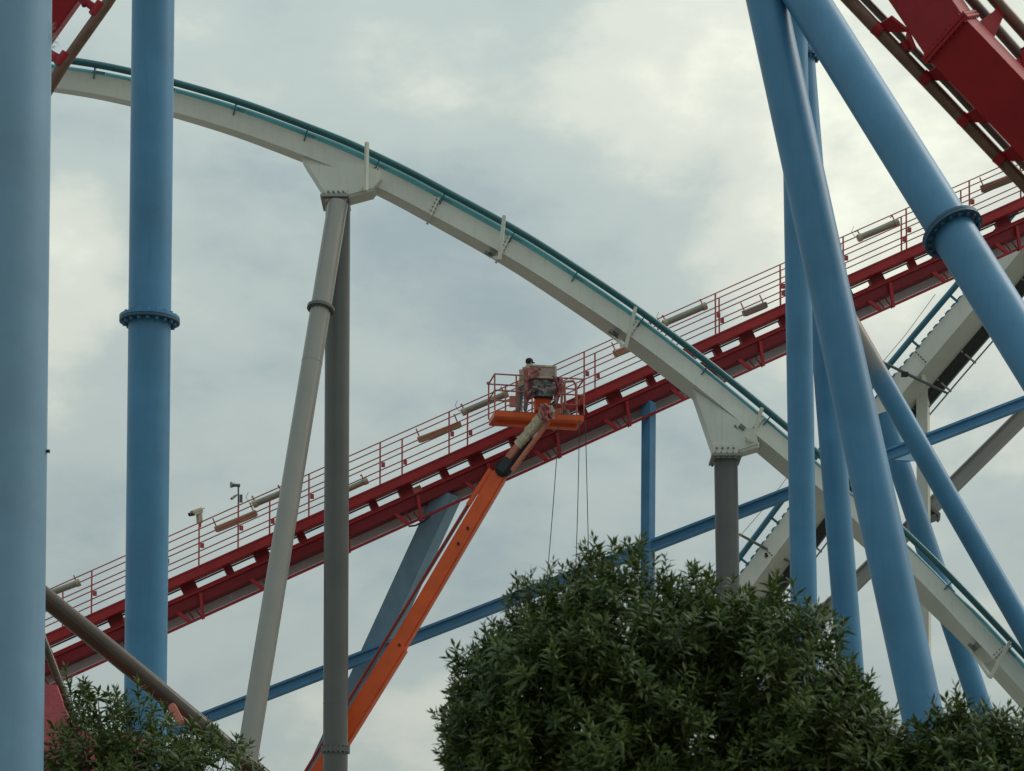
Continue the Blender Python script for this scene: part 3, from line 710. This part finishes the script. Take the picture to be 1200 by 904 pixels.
# near red track, upper left corner
DL = 36.0
nl = thing('coaster_track', P(60, 40, DL), 'near red track with one worn rail at the upper left corner beside the faded column', 'coaster track')
MB().bar(P(150, -115, DL+.2), P(14, 76, DL+.5), .5, .58, .45).build('spine', M['red_spine'], nl, bev=.015)
MB().tube([P(180, -80, DL), P(125, 5, DL), P(76, 74, DL), (P(40, 132, DL))], .088, 14).build('rail', M['rust_rail'], nl)
MB().tube([P(130, -130, DL+1.), P(75, -45, DL+1.), P(26, 24, DL+1.), (P(-10, 82, DL+1.))], .088, 14).build('rail', M['rust_rail_dark'], nl)
for (x0, y0, x1, y1) in ((95, -2, 114, 12), (50, 58, 73, 71), (150, -75, 164, -60)):
    q = MB(); q.bar(P(x0, y0, DL+.2), P(x1, y1, DL), .14, .12); o = q.build('tie', M['red_spine'], nl, bev=.01)
    tt = (P(125, 5, DL)-P(76, 74, DL)).normalized(); c = P(x1+1, y1, DL); MB().tube([c-tt*.12, c+tt*.12], .105, 14).build('rail_clamp', M['red_spine'], o)
c = P(98, 4, DL-.1); MB().tube([c-Vector((0, .05, 0)), c+Vector((0, .05, 0))], .05, 8).build('bolt', M['red_deep'], nl)

# ------------------------------------------------------------------ brown grey pipes lower left
pt = thing('grey_brown_pipe', P(145, 770, 34), 'big brown grey metal pipe slanting down in front of the upright blue column', 'pipe')
MB().tube([P(-60, 608.5, 34), P(160, 787.5, 34), P(330, 930, 34)], .152, 24).build('tube', M['pipe'], pt)
c = P(207, 838, 33.8); MB().box(c, Vector((.05, 0, .03)), Vector((0, .17, 0)), Vector((-.075, 0, .14))).build('strap', M['salmon'], pt, bev=.015)
pt2 = MB().tube([P(38, 716, 33), P(66, 790, 33), P(96, 870, 33)], .062, 16).build('thin_pipe', M['pipe'])
tag(pt2, 'thin brown grey pipe falling steeply beside the faded column above the shrub', 'pipe')

# ------------------------------------------------------------------ boom lift
DB = 69.3
def B(x, y, d=0.0): return P(x, y, DB+d)
hinge = B(586, 556); low = B(372, 908); axis = (low-hinge).normalized()
foot = hinge+axis*((hinge.z-2.2)/-axis.z)
bl = thing('boom_lift', Vector((foot.x, foot.y, 0)), 'orange telescopic boom lift with a paint spattered basket raised against the red lift hill', 'boom lift')
mid = B(469, 768-12)
q = MB().bar(hinge, mid+axis*1.0, .44, .48); q.build('inner_boom', M['orange'], bl, bev=.05)
q = MB().bar(mid, foot, .52, .56); q.build('outer_boom', M['orange'], bl, bev=.05)
t, s, u = orth(axis)
left = -u if u.x > 0 else u
upv = left            # boom's upper-left side
MB().tube([hinge+axis*.55+left*.37, foot+left*.40], .045, 10).build('hydraulic_hose', M['hose'], bl)
MB().tube([hinge+axis*1.2+left*.31, foot+left*.33], .02, 8).build('steel_line', M['rod'], bl)
MB().bar(hinge+axis*.02+left*.34, hinge+axis*1.35+left*.36, .12, .14).build('side_link', M['orange'], bl, bev=.015)
for xx, yy in ((537, 637), (468, 756), (548, 619)): c = B(xx, yy, -.27); MB().tube([c-Vector((0, .03, 0)), c+Vector((0, .06, 0))], .045, 10).build('pivot_pin', M['black'], bl)
MB().tube([B(590, 549, -.34), B(590, 549, .34)], .27, 20).build('knuckle', M['black'], bl, bev=.03)
MB().bar(B(586, 556, -.1), B(597, 540, -.1), .62, .34).build('knuckle_plate', M['black'], bl, bev=.04)
MB().bar(B(594, 541, -.15), B(637, 486, -.85), .22, .25).build('jib', M['orange_pale'], bl, bev=.03)
wr = MB(); wrings = []
wa, wb = B(608, 522.5, -.37), B(634, 490, -.8); wt_, ws_, wu_ = orth(wb-wa)
for k in range(19):
    c = wa.lerp(wb, k/18); rg = []
    for j in range(20):
        a_ = 2*pi*j/20; sq = 1/max(abs(cos(a_)), abs(sin(a_)))**.7
        rr_ = (.148+.013*(k % 3 == 0))*sq*(1+.16*mnoise.noise(Vector((cos(a_)*1.5, sin(a_)*1.5, k*.55))))
        rg.append(c+ws_*cos(a_)*rr_+wu_*sin(a_)*rr_)
    wrings.append(rg)
wr.sweep(wrings)
wr.build('wrap', M['cream_wrap'], bl)
MB().bar(B(600, 552, -.3), B(643, 494, -.85), .12, .13).build('jib_link', M['orange_pale'], bl, bev=.015)
MB().tube([B(598, 545, -.2), B(622, 513, -.5)], .09, 12).build('cylinder', M['black'], bl)
MB().tube([B(618, 519, -.45), B(641, 488, -.8)], .05, 12).build('piston_rod', M['rod'], bl)
MB().bar(B(632, 489, -.85), B(649, 480, -.85), .4, .34).build('rotator', M['cream_wrap'], bl, bev=.06)
# stained cloth hung on the rotator
def cloth(name, m, corners, D, amp, nx=14, ny=12, seed=0, parent=None, th=.012):
    (x0, y0), (x1, y1), (x2, y2), (x3, y3) = corners; q = MB(); vs = []
    for side in (0, 1):
        for j in range(ny+1):
            for i in range(nx+1):
                a_, b_ = i/nx, j/ny
                xx = (x0*(1-a_)+x1*a_)*(1-b_)+(x3*(1-a_)+x2*a_)*b_; yy = (y0*(1-a_)+y1*a_)*(1-b_)+(y3*(1-a_)+y2*a_)*b_
                n_ = mnoise.noise(Vector((a_*4+seed, b_*4, seed*1.7)))+.5*mnoise.noise(Vector((a_*9+seed, b_*9, seed)))
                n2_ = mnoise.noise(Vector((a_*5, b_*5+seed, 9.1)))
                vs.append(P(xx+n2_*1.2, yy+n_*1.0, D+amp*n_+side*th))
    W_ = nx+1; T_ = W_*(ny+1); fs = []
    for j in range(ny):
        for i in range(nx):
            a_ = j*W_+i; fs.append((a_, a_+W_, a_+W_+1, a_+1)); fs.append((a_+T_, a_+1+T_, a_+W_+1+T_, a_+W_+T_))
    edge = [i for i in range(nx+1)]+[j*W_+nx for j in range(1, ny+1)]+[ny*W_+i for i in range(nx-1, -1, -1)]+[j*W_ for j in range(ny-1, 0, -1)]
    for k in range(len(edge)): a_, b_ = edge[k], edge[(k+1) % len(edge)]; fs.append((a_, b_, b_+T_, a_+T_))
    q.add(vs, fs); return q.build(name, M[m], parent)
cloth('stained_cloth', 'sheet_red', [(630, 474), (643, 472), (650, 491), (637, 494)], DB-1.15, .18, 8, 8, 3, bl)
# basket
bang = radians(11); bx = Vector((cos(bang), sin(bang), 0)); by = Vector((-sin(bang), cos(bang), 0))
bc = P(629.5, 487.5, DB+.1)+by*.15         # centre of the floor's top
HX, HY = 1.42, .52
bk = MB().box(bc-UZ*.11, bx*HX, by*HY, UZ*.10).build('basket_floor', M['orange'], bl, bev=.02)
MB().box(bc-UZ*.25, bx*HX*.9, by*.10, UZ*.05).build('floor_beam', M['orange'], bk)
MB().box(bc-UZ*.02+by*0, bx*(HX-.02), by*(HY-.02), UZ*.02).build('floor_plate', M['grey_mid'], bk)
def bq(x, y, z): return bc+bx*x+by*y+UZ*z
rp = .026
for z, n_ in ((1.13, 'top_rail'), (.62, 'mid_rail')):
    for sx_ in (-1, 1): MB().tube([bq(-HX, HY*sx_, z), bq(HX, HY*sx_, z)], rp, 8).build(n_, M['pink_rail'], bl)
    for sx_ in (-1, 1): MB().tube([bq(HX*sx_, -HY, z), bq(HX*sx_, HY, z)], rp, 8).build(n_, M['pink_rail'], bl)
for sy_ in (-1, 1):
    for k, xx in enumerate((-1, -.52, -.03, .5, 1) if sy_ < 0 else (-1, -.62, -.25, .3, .72, 1)):
        MB().tube([bq(HX*xx, HY*sy_, 0), bq(HX*xx, HY*sy_, 1.13)], rp, 8).build('rail_post', M['pink_rail'], bl)
MB().tube([bq(-HX, HY, 1.13), bq(-HX-.02, HY, 1.19)], .06, 10).build('corner_cap', M['salmon'], bl)
for xx, yy in ((.98, -.50), (.62, -.50)):      # bent entry-gate hoops on the right
    MB().tube([bq(xx-.28, yy, .35), bq(xx-.24, yy, .85), bq(xx-.15, yy, 1.02), bq(xx+.10, yy, 1.06), bq(xx+.18, yy, .95), bq(xx+.20, yy, .30)], .04, 8).build('gate_hoop', M['pink_rail'], bl)
MB().bar(bq(-.86, -HY-.06, .45), bq(-.86, -HY-.06, .10), .06, .22).build('manual_box', M['pink_rail'], bl, bev=.01)
for xx, yy in ((.75, .1), (.98, .15), (.55, .2)):
    MB().tube([bq(xx, yy, 0), bq(xx, yy, .32)], [.13, .12], 14).build('paint_pot', M['orange_pale' if xx < .9 else 'grey_mid'], bl)
MB().box(bq(.08, -HY-.02, .22), bx*.24, by*.14, UZ*.20).build('mount_bracket', M['orange'], bl, bev=.02)
MB().box(bq(.10, -HY-.10, .50), bx*.30, by*.10, UZ*.10).build('pedestal', M['black'], bl, bev=.02)
MB().bar(P(646, 473, DB-.8), P(651, 478, DB-.8), .2, .25).build('valve_block', M['black'], bl, bev=.02)
cloth('plastic_sheet', 'sheet', [(619, 440), (651, 441), (650, 464), (619, 464)], DB-.95, .22, 20, 16, 1, bl)
cloth('stained_sheet', 'sheet_red', [(613, 432), (622, 434), (626, 466), (616, 472)], DB-.93, .18, 8, 14, 5, bl)
cloth('stained_sheet', 'sheet_red', [(648, 441), (660, 443), (659, 456), (650, 484)], DB-.92, .18, 8, 14, 6, bl)
kc = P(635, 436.5, DB-.95); kx, kz = bx*.42, UZ*.175
kb = MB().box(kc, kx, by*.06, kz).build('control_board', M['board_face'], bl, bev=.01)
for c_, a_, z_ in ((kc+kz, kx*1.06, UZ*.03), (kc-kz, kx*1.06, UZ*.025), (kc+kx, bx*.03, kz), (kc-kx, bx*.03, kz)):
    MB().box(c_-by*.03, a_, by*.06, z_).build('board_edge', M['board'], kb, bev=.008)
cloth('stained_sheet', 'sheet_red', [(612, 430), (634, 432), (631, 441), (616, 446)], DB-1.12, .06, 12, 8, 8, bl)
# chassis below the frame
turn = foot-UZ*.9
MB().bar(foot+Vector((-.6, 0, .1)), foot+Vector((-3.0, 0, -.3)), 1.6, 1.1).build('counterweight', M['orange'], bl, bev=.08)
MB().tube([Vector((foot.x-1, foot.y, .9)), Vector((foot.x-1, foot.y, 1.4))], .8, 24).build('turntable', M['grey_dark'], bl)
MB().box(Vector((foot.x-1, foot.y, .78)), Vector((1.9, 0, 0)), Vector((0, .8, 0)), Vector((0, 0, .22))).build('chassis', M['orange'], bl, bev=.05)
for sx_ in (-1, 1):
    for sy_ in (-1, 1):
        c = Vector((foot.x-1+1.5*sx_, foot.y+1.0*sy_, .5)); wo = MB().tube([c-Vector((0, .18, 0)), c+Vector((0, .18, 0))], .5, 24).build('wheel', M['black'], bl, bev=.05)
        MB().tube([c-Vector((0, .2, 0)), c+Vector((0, .2, 0))], .24, 16).build('rim', M['grey_light'], wo)
# ropes hanging from the basket
for k, (x0, y0, x1, y1, x2, y2, lab) in enumerate(((655, 496, 649, 590, 640, 690, 'leftmost thin rope hanging from the basket, slanting slightly left'), (679, 492, 678, 575, 674, 690, 'middle thin rope hanging from the right end of the basket'), (686, 492, 688, 580, 691, 700, 'rightmost thin rope hanging from the right end of the basket'))):
    a_, m_, b_ = P(x0, y0, DB-.3), P(x1, y1, DB-.3), P(x2, y2, DB-.3)
    pl = [a_*(1-t_)**2+m_*2*t_*(1-t_)+b_*t_**2 for t_ in [i/12 for i in range(13)]]; pl.append(Vector((pl[-1].x, pl[-1].y, 1.0)))
    tag(MB().tube(pl, .013, 5).build('rope', M['rope']), lab, 'rope', 'ropes hanging from the basket')
# loose wires strung between the structures
for (x0, y0, x1, y1, Dd, lab) in ((1096, 345, 1028, 432, 80, 'thin pale wire running from the red lift to the rust stained tube'), (928, 552, 864, 632, 79, 'thin wire slanting beside the slim upright blue column')):
    tag(MB().tube([P(x0, y0, Dd), P((x0+x1)/2, (y0+y1)/2+3, Dd), P(x1, y1, Dd)], .014, 5).build('wire', M['cable']), lab, 'wire')

# ------------------------------------------------------------------ worker in the basket
def person():
    fl = P(613.5, 489, DB-.1); fx = (fl-bc).dot(bx); fy = -.10
    root = thing('person', bq(fx, fy, 0), 'person in a black cap and tan jacket standing behind the plastic sheet in the basket', 'person')
    O = bq(fx, fy, 0); fw = Vector((.80, .60, 0)).normalized(); sd_ = Vector((fw.y, -fw.x, 0))    # facing right and away; sd_ = right-hand side
    def q(a, b, c): return O+(fw*a+sd_*b+UZ*c)*1.09
    def skin(name, m, verts, edges, root_i=0, sub=2):
        me = bpy.data.meshes.new(name); me.from_pydata([v_[0]-ORG[root] for v_ in verts], edges, [])
        me.materials.append(m); o = bpy.data.objects.new(name, me); col.objects.link(o); o.parent = root; ORG[o] = ORG[root]
        mod = o.modifiers.new('skin', 'SKIN')
        for i, v_ in enumerate(verts):
            sv = me.skin_vertices[0].data[i]; r = v_[1]; sv.radius = r if isinstance(r, tuple) else (r, r); sv.use_root = (i == root_i)
        ss = o.modifiers.new('sub', 'SUBSURF'); ss.levels = sub; ss.render_levels = sub
        for p_ in me.polygons: p_.use_smooth = True
        mod.use_smooth_shade = True
        return o
    H = 1.68
    # one continuous body
    V = [(q(0, 0, .88), (.15, .12)), (q(.05, 0, 1.08), (.14, .11)), (q(.13, 0, 1.30), (.17, .12)), (q(.17, 0, 1.41), (.10, .09)), (q(.20, 0, 1.48), .055), (q(.23, 0, 1.56), (.075, .085)), (q(.245, 0, 1.645), (.07, .08)),
         (q(.0, .10, .82), .095), (q(.05, .12, .47), .062), (q(-.01, .13, .09), .042), (q(.14, .14, .04), .035),
         (q(.0, -.10, .82), .095), (q(.02, -.13, .47), .062), (q(-.05, -.14, .09), .042), (q(.10, -.15, .04), .035),
         (q(.15, .20, 1.36), .07), (q(.22, .24, 1.10), .052), (q(.44, .20, 1.12), .04), (q(.50, .19, 1.125), (.035, .02)),
         (q(.15, -.20, 1.36), .07), (q(.20, -.26, 1.10), .052), (q(.42, -.20, 1.05), .04), (q(.48, -.19, 1.05), (.035, .02))]
    E = [(0, 1), (1, 2), (2, 3), (3, 4), (4, 5), (5, 6), (0, 7), (7, 8), (8, 9), (9, 10), (0, 11), (11, 12), (12, 13), (13, 14), (2, 15), (15, 16), (16, 17), (17, 18), (2, 19), (19, 20), (20, 21), (21, 22)]
    skin('body', M['skin'], V, E)
    # clothing slightly proud of the body
    J = [(q(.02, 0, .93), (.185, .15)), (q(.05, 0, 1.08), (.18, .145)), (q(.13, 0, 1.30), (.20, .15)), (q(.17, 0, 1.42), (.12, .10)),
         (q(.15, .20, 1.36), .092), (q(.22, .24, 1.10), .07), (q(.42, .20, 1.12), .055), (q(.15, -.20, 1.36), .092), (q(.20, -.26, 1.10), .07), (q(.40, -.20, 1.06), .055)]
    skin('jacket', M['jacket'], J, [(0, 1), (1, 2), (2, 3), (2, 4), (4, 5), (5, 6), (2, 7), (7, 8), (8, 9)])
    T_ = [(q(0, 0, .90), (.17, .14)), (q(.0, .10, .80), .115), (q(.05, .12, .47), .085), (q(-.01, .13, .08), .07), (q(.0, -.10, .80), .115), (q(.02, -.13, .47), .085), (q(-.05, -.14, .08), .07)]
    skin('trousers', M['trouser'], T_, [(0, 1), (1, 2), (2, 3), (0, 4), (4, 5), (5, 6)])
    for s_ in (1, -1):
        a_ = q(-.05 if s_ > 0 else -.09, .13*s_, .045); b_ = q(.18 if s_ > 0 else .14, .145*s_, .03)
        skin('boot', M['black'], [(a_, .055), (b_, (.05, .035))], [(0, 1)])
        hb_ = q(.52, .19, 1.125) if s_ > 0 else q(.50, -.19, 1.05)
        for j in range(4):
            o_ = (j-1.5)*.021; ln = (.065, .078, .072, .055)[j]
            skin('finger', M['skin'], [(hb_+sd_*o_-fw*.02, .010), (hb_+sd_*o_+fw*ln*.5+UZ*.005, .009), (hb_+sd_*o_+fw*ln-UZ*.018, .0075)], [(0, 1), (1, 2)], 0, 1)
        skin('thumb', M['skin'], [(hb_-sd_*.03*s_-fw*.03, .011), (hb_-sd_*.058*s_+fw*.005, .010), (hb_-sd_*.055*s_+fw*.035, .008)], [(0, 1), (1, 2)], 0, 1)
    hc = q(.245, 0, 1.60)
    cp = MB(); rings = []
    for z_, r_ in ((-.01, .112), (.05, .112), (.09, .098), (.118, .065), (.128, .02)):
        rings.append([hc+UZ*z_+fw*cos(a_)*r_*1.12+sd_*sin(a_)*r_ for a_ in [2*pi*i/18 for i in range(18)]])
    cp.sweep(rings); cp.build('cap', M['cap'], root)
    pk = MB().prism([hc+fw*.10+sd_*.075, hc+fw*.19+sd_*.045, hc+fw*.21, hc+fw*.19-sd_*.045, hc+fw*.10-sd_*.075], UZ*.012); pk.build('cap_peak', M['cap'], root)
    hr = MB(); rings = []
    for z_, r_ in ((-.07, .080), (-.03, .098), (.0, .104)):
        rings.append([hc-fw*.012+UZ*z_+fw*cos(a_)*r_+sd_*sin(a_)*r_*.98 for a_ in [pi*.5+pi*i/14 for i in range(15)]]+[hc+UZ*z_])
    hr.sweep(rings); hr.build('hair', M['cap'], root)
    fz = hc+fw*.095-UZ*.055
    MB().prism([fz+sd_*.014, fz-sd_*.014, fz+UZ*.04], fw*.02).build('nose', M['skin'], root)
    for s_ in (1, -1):
        e_ = fz+sd_*.032*s_+UZ*.035-fw*.012; MB().tube([e_-fw*.006, e_+fw*.006], .010, 8).build('eye', M['black'], root)
        e_ = hc+sd_*.088*s_-UZ*.045; MB().tube([e_-sd_*.012, e_+sd_*.012], .026, 10).build('ear', M['skin'], root)
    m_ = fz-UZ*.035-fw*.012; MB().tube([m_-sd_*.022, m_+sd_*.022], .006, 6).build('mouth', M['sheet_red'], root)
person()

# ------------------------------------------------------------------ pink wall lower left
wq = MB(); nx, nz = 22, 18; x0, x1, z1 = P(-60, 800, 32.6).x, P(165, 800, 32.6).x, P(60, 800, 32.6).z
vs = []
for side in (0, 1):
    for j in range(nz+1):
        for i in range(nx+1):
            a_, b_ = i/nx, j/nz; sm_ = min(1, max(0, (a_-.545)/.08)); top = z1-.62*sm_*sm_*(3-2*sm_)-.5*max(0, a_-.66)+.12*mnoise.noise(Vector((a_*6, 3, 1)))
            yy = P(0, 800, 32.6).y+(.9 if side else 0)
            dd = .16*mnoise.noise(Vector((a_*7, b_*9, side*5.0))) if not side else 0
            vs.append(Vector((x0+(x1-x0)*a_, yy+dd+.2*b_**4, top*b_)))
W_ = nx+1; T_ = W_*(nz+1); fs = []
for j in range(nz):
    for i in range(nx):
        a_ = j*W_+i; fs.append((a_, a_+1, a_+W_+1, a_+W_)); fs.append((a_+T_, a_+W_+T_, a_+W_+1+T_, a_+1+T_))
edge = [i for i in range(nx+1)]+[j*W_+nx for j in range(1, nz+1)]+[nz*W_+i for i in range(nx-1, -1, -1)]+[j*W_ for j in range(nz-1, 0, -1)]
for k in range(len(edge)): a_, b_ = edge[k], edge[(k+1) % len(edge)]; fs.append((a_, a_+T_, b_+T_, b_))
wq.add(vs, fs)
tag(wq.build('pink_wall', M['pink_wall']), 'rough pink red wall showing behind the left shrub', 'wall')

# ------------------------------------------------------------------ shrubs / trees
import numpy as np
rs = np.random.RandomState(11)
def make_sprig(seed, n=12, ln=.115, stem=.24):
    r = random.Random(seed); V = []; Fc = []
    for k in range(n):
        h = stem*(.15+.85*k/(n-1)); az = k*2.4+r.uniform(-.3, .3); tilt = radians(78-58*(k/(n-1))**1.3+r.uniform(-12, 12))
        l = ln*r.uniform(.75, 1.15)*(1-.35*(k/(n-1))**3); wd = l*r.uniform(.10, .145)
        d = Vector((cos(az)*sin(tilt), sin(az)*sin(tilt), cos(tilt))); sd_ = Vector((-sin(az), cos(az), 0)); up = sd_.cross(d); 
        tw = r.uniform(-.6, .6); s2_ = sd_*cos(tw)+up*sin(tw); u2_ = up*cos(tw)-sd_*sin(tw)
        b_ = Vector((0, 0, h)); o = len(V); droop = -l*r.uniform(.10, .42)
        V += [b_, b_+d*l*.40+s2_*wd+u2_*wd*.35, b_+d*l*.42, b_+d*l*.40-s2_*wd+u2_*wd*.35, b_+d*l+Vector((0, 0, droop))]
        Fc += [(o, o+1, o+2), (o, o+2, o+3), (o+1, o+4, o+2), (o+2, o+4, o+3)]
    o = len(V)
    for z_, rr_ in ((-.10, .006), (stem, .003)):
        for a_ in (0, 2.1, 4.2): V.append(Vector((cos(a_)*rr_, sin(a_)*rr_, z_)))
    for k in range(3): Fc.append((o+k, o+(k+1) % 3, o+3+(k+1) % 3)); Fc.append((o+k, o+3+(k+1) % 3, o+3+k))
    return np.array([tuple(v_) for v_ in V]), np.array(Fc)
SPR = [make_sprig(s_, n_, l_, st_) for s_, n_, l_, st_ in ((1, 13, .148, .17), (2, 14, .160, .20), (3, 12, .140, .14), (4, 16, .150, .24), (5, 13, .165, .12))]
SPM = []
for V, Fc in SPR:
    me = bpy.data.meshes.new('sprig'); me.from_pydata(V.tolist(), [], Fc.tolist()); me.materials.append(M['leaf']); SPM.append(me)
camp = np.array((0, 0, CAM_H))
def tree(label, D, blobs, count, trunk_px, n_obj=120, flat=1.0, scale=1.0, cat='tree', name='broadleaf_tree', shoots=0):
    """blobs: (px, py, rx, ry, depth offset m) in photo pixels at distance D"""
    k = ppm(D); C_ = []; Rr = []
    for (x, y, rx, ry, dd) in blobs:
        C_.append(np.array(P(x, y, D+dd))); Rr.append(np.array((rx/k, (rx+ry)/2/k*flat, ry/k)))
    base = P(trunk_px, 900, D); root = thing(name, Vector((base.x, base.y, 0)), label, cat, 'dark green leafy trees in the foreground')
    vol = np.array([r_[0]*r_[2] for r_ in Rr]); vol = vol/vol.sum()
    items = []
    while len(items) < count:
        b_ = rs.choice(len(C_), p=vol); d = rs.normal(size=3); d /= np.linalg.norm(d)
        f_ = 1.0-abs(rs.normal())*.22
        lump = 1+.14*mnoise.noise(Vector(tuple(d*2.3+b_*7.0)))+.08*mnoise.noise(Vector(tuple(d*5.5+b_*3.0)))
        if mnoise.noise(Vector(tuple((C_[b_]+d*Rr[b_]*f_)*1.9))) < -.27 and f_ > .6: continue      # openings between the clumps
        if f_ < .30: continue
        p = C_[b_]+d*Rr[b_]*f_*lump
        if p[2] < 2.3: continue
        inside = min(np.linalg.norm((p-C_[j])/Rr[j]) for j in range(len(C_)))
        if inside < .45: continue
        dirv = d*.75+np.array((0, 0, .75))+rs.normal(size=3)*.33
        items.append((p, dirv/np.linalg.norm(dirv), rs.uniform(0, 6.28), rs.uniform(.75, 1.15)*scale, rs.randint(5)))
    for i in range(shoots):      # longer leading shoots standing proud of the outline
        b_ = rs.choice(len(C_), p=vol); d = rs.normal(size=3); d[2] = abs(d[2])+.5; d /= np.linalg.norm(d)
        p = C_[b_]+d*Rr[b_]*1.02; dirv = d*.35+np.array((0, 0, 1.0))+rs.normal(size=3)*.15
        for q_ in range(2): items.append((p+dirv/np.linalg.norm(dirv)*.20*q_, dirv/np.linalg.norm(dirv), rs.uniform(0, 6.28), 1.0*scale, 3))
    items.sort(key=lambda it: np.linalg.norm(it[0]-camp))
    def mtx(it):
        p, d, a_, sc, kd = it; z = d; x = np.cross(z, (0.3, .9, .1)); x /= np.linalg.norm(x); y = np.cross(z, x)
        x2 = x*cos(a_)+y*sin(a_); y2 = -x*sin(a_)+y*cos(a_); return np.stack((x2, y2, z), 1)*sc, p
    org = np.array(ORG[root])
    Vs = []; Fs = []; off = 0
    for i, it in enumerate(items):
        A_, p = mtx(it)
        if i < n_obj:
            o = bpy.data.objects.new('sprig', SPM[it[4]]); col.objects.link(o); o.parent = root
            o.matrix_local = Matrix(((A_[0, 0], A_[0, 1], A_[0, 2], p[0]-org[0]), (A_[1, 0], A_[1, 1], A_[1, 2], p[1]-org[1]), (A_[2, 0], A_[2, 1], A_[2, 2], p[2]-org[2]), (0, 0, 0, 1)))
        else:
            V, Fc = SPR[it[4]]; Vs.append(V @ A_.T+p-org); Fs.append(Fc+off); off += len(V)
    V = np.concatenate(Vs); Fc = np.concatenate(Fs)
    me = bpy.data.meshes.new('crown'); me.vertices.add(len(V)); me.vertices.foreach_set('co', V.astype(np.float32).ravel())
    me.loops.add(len(Fc)*3); me.loops.foreach_set('vertex_index', Fc.astype(np.int32).ravel())
    me.polygons.add(len(Fc)); me.polygons.foreach_set('loop_start', np.arange(0, len(Fc)*3, 3, dtype=np.int32)); me.polygons.foreach_set('loop_total', np.full(len(Fc), 3, dtype=np.int32))
    me.update(calc_edges=True); me.materials.append(M['leaf'])
    o = bpy.data.objects.new('crown', me); col.objects.link(o); o.parent = root; o['kind'] = 'stuff'
    # trunk and limbs
    tb = Vector((base.x, base.y, 0)); fork = tb+UZ*2.2
    MB().tube([tb, tb+UZ*1.0+Vector((.04, 0, 0)), fork, fork+UZ*.6], [.16, .12, .10, .07], 10).build('trunk', M['bark'], root)
    r_ = random.Random(int(trunk_px))
    for b_ in range(len(C_)):
        for j in range(7):
            d = Vector((r_.uniform(-1, 1), r_.uniform(-1, 1), r_.uniform(-.1, 1))).normalized()
            e_ = Vector(C_[b_])+Vector(d[i]*Rr[b_][i]*.8 for i in range(3)) if False else Vector([C_[b_][i]+d[i]*Rr[b_][i]*.85 for i in range(3)])
            mid_ = fork.lerp(e_, .5)+Vector((r_.uniform(-.15, .15), r_.uniform(-.15, .15), .1))
            MB().tube([fork, mid_, e_], [.05, .03, .008], 6).build('limb', M['bark'], root)
    return root
tree('large dark leafy tree in the centre foreground below the basket ropes', 20.0, [(642, 858, 112, 160, 0), (735, 797, 120, 146, .2), (690, 900, 165, 180, 0), (835, 850, 95, 160, .1)], 4100, 710)
tree('dark leafy tree right of the large one, in front of the slim blue columns', 19.6, [(920, 847, 88, 138, .1), (978, 912, 58, 112, 0), (940, 950, 120, 150, 0), (1015, 965, 72, 105, -.1)], 2200, 945)
tree('lower leafy tree at the right corner, right of the thick leaning column', 19.2, [(1125, 925, 56, 86, 0), (1200, 925, 62, 84, .1), (1150, 1005, 120, 130, 0)], 1800, 1150)
tree('low leafy shrub in the lower left corner in front of the pink wall', 30.0, [(112, 905, 48, 88, 0), (175, 922, 72, 86, .2), (248, 938, 66, 74, 0), (150, 985, 120, 110, .3)], 1000, 160, cat='shrub', name='leafy_shrub', scale=1.35, shoots=10)
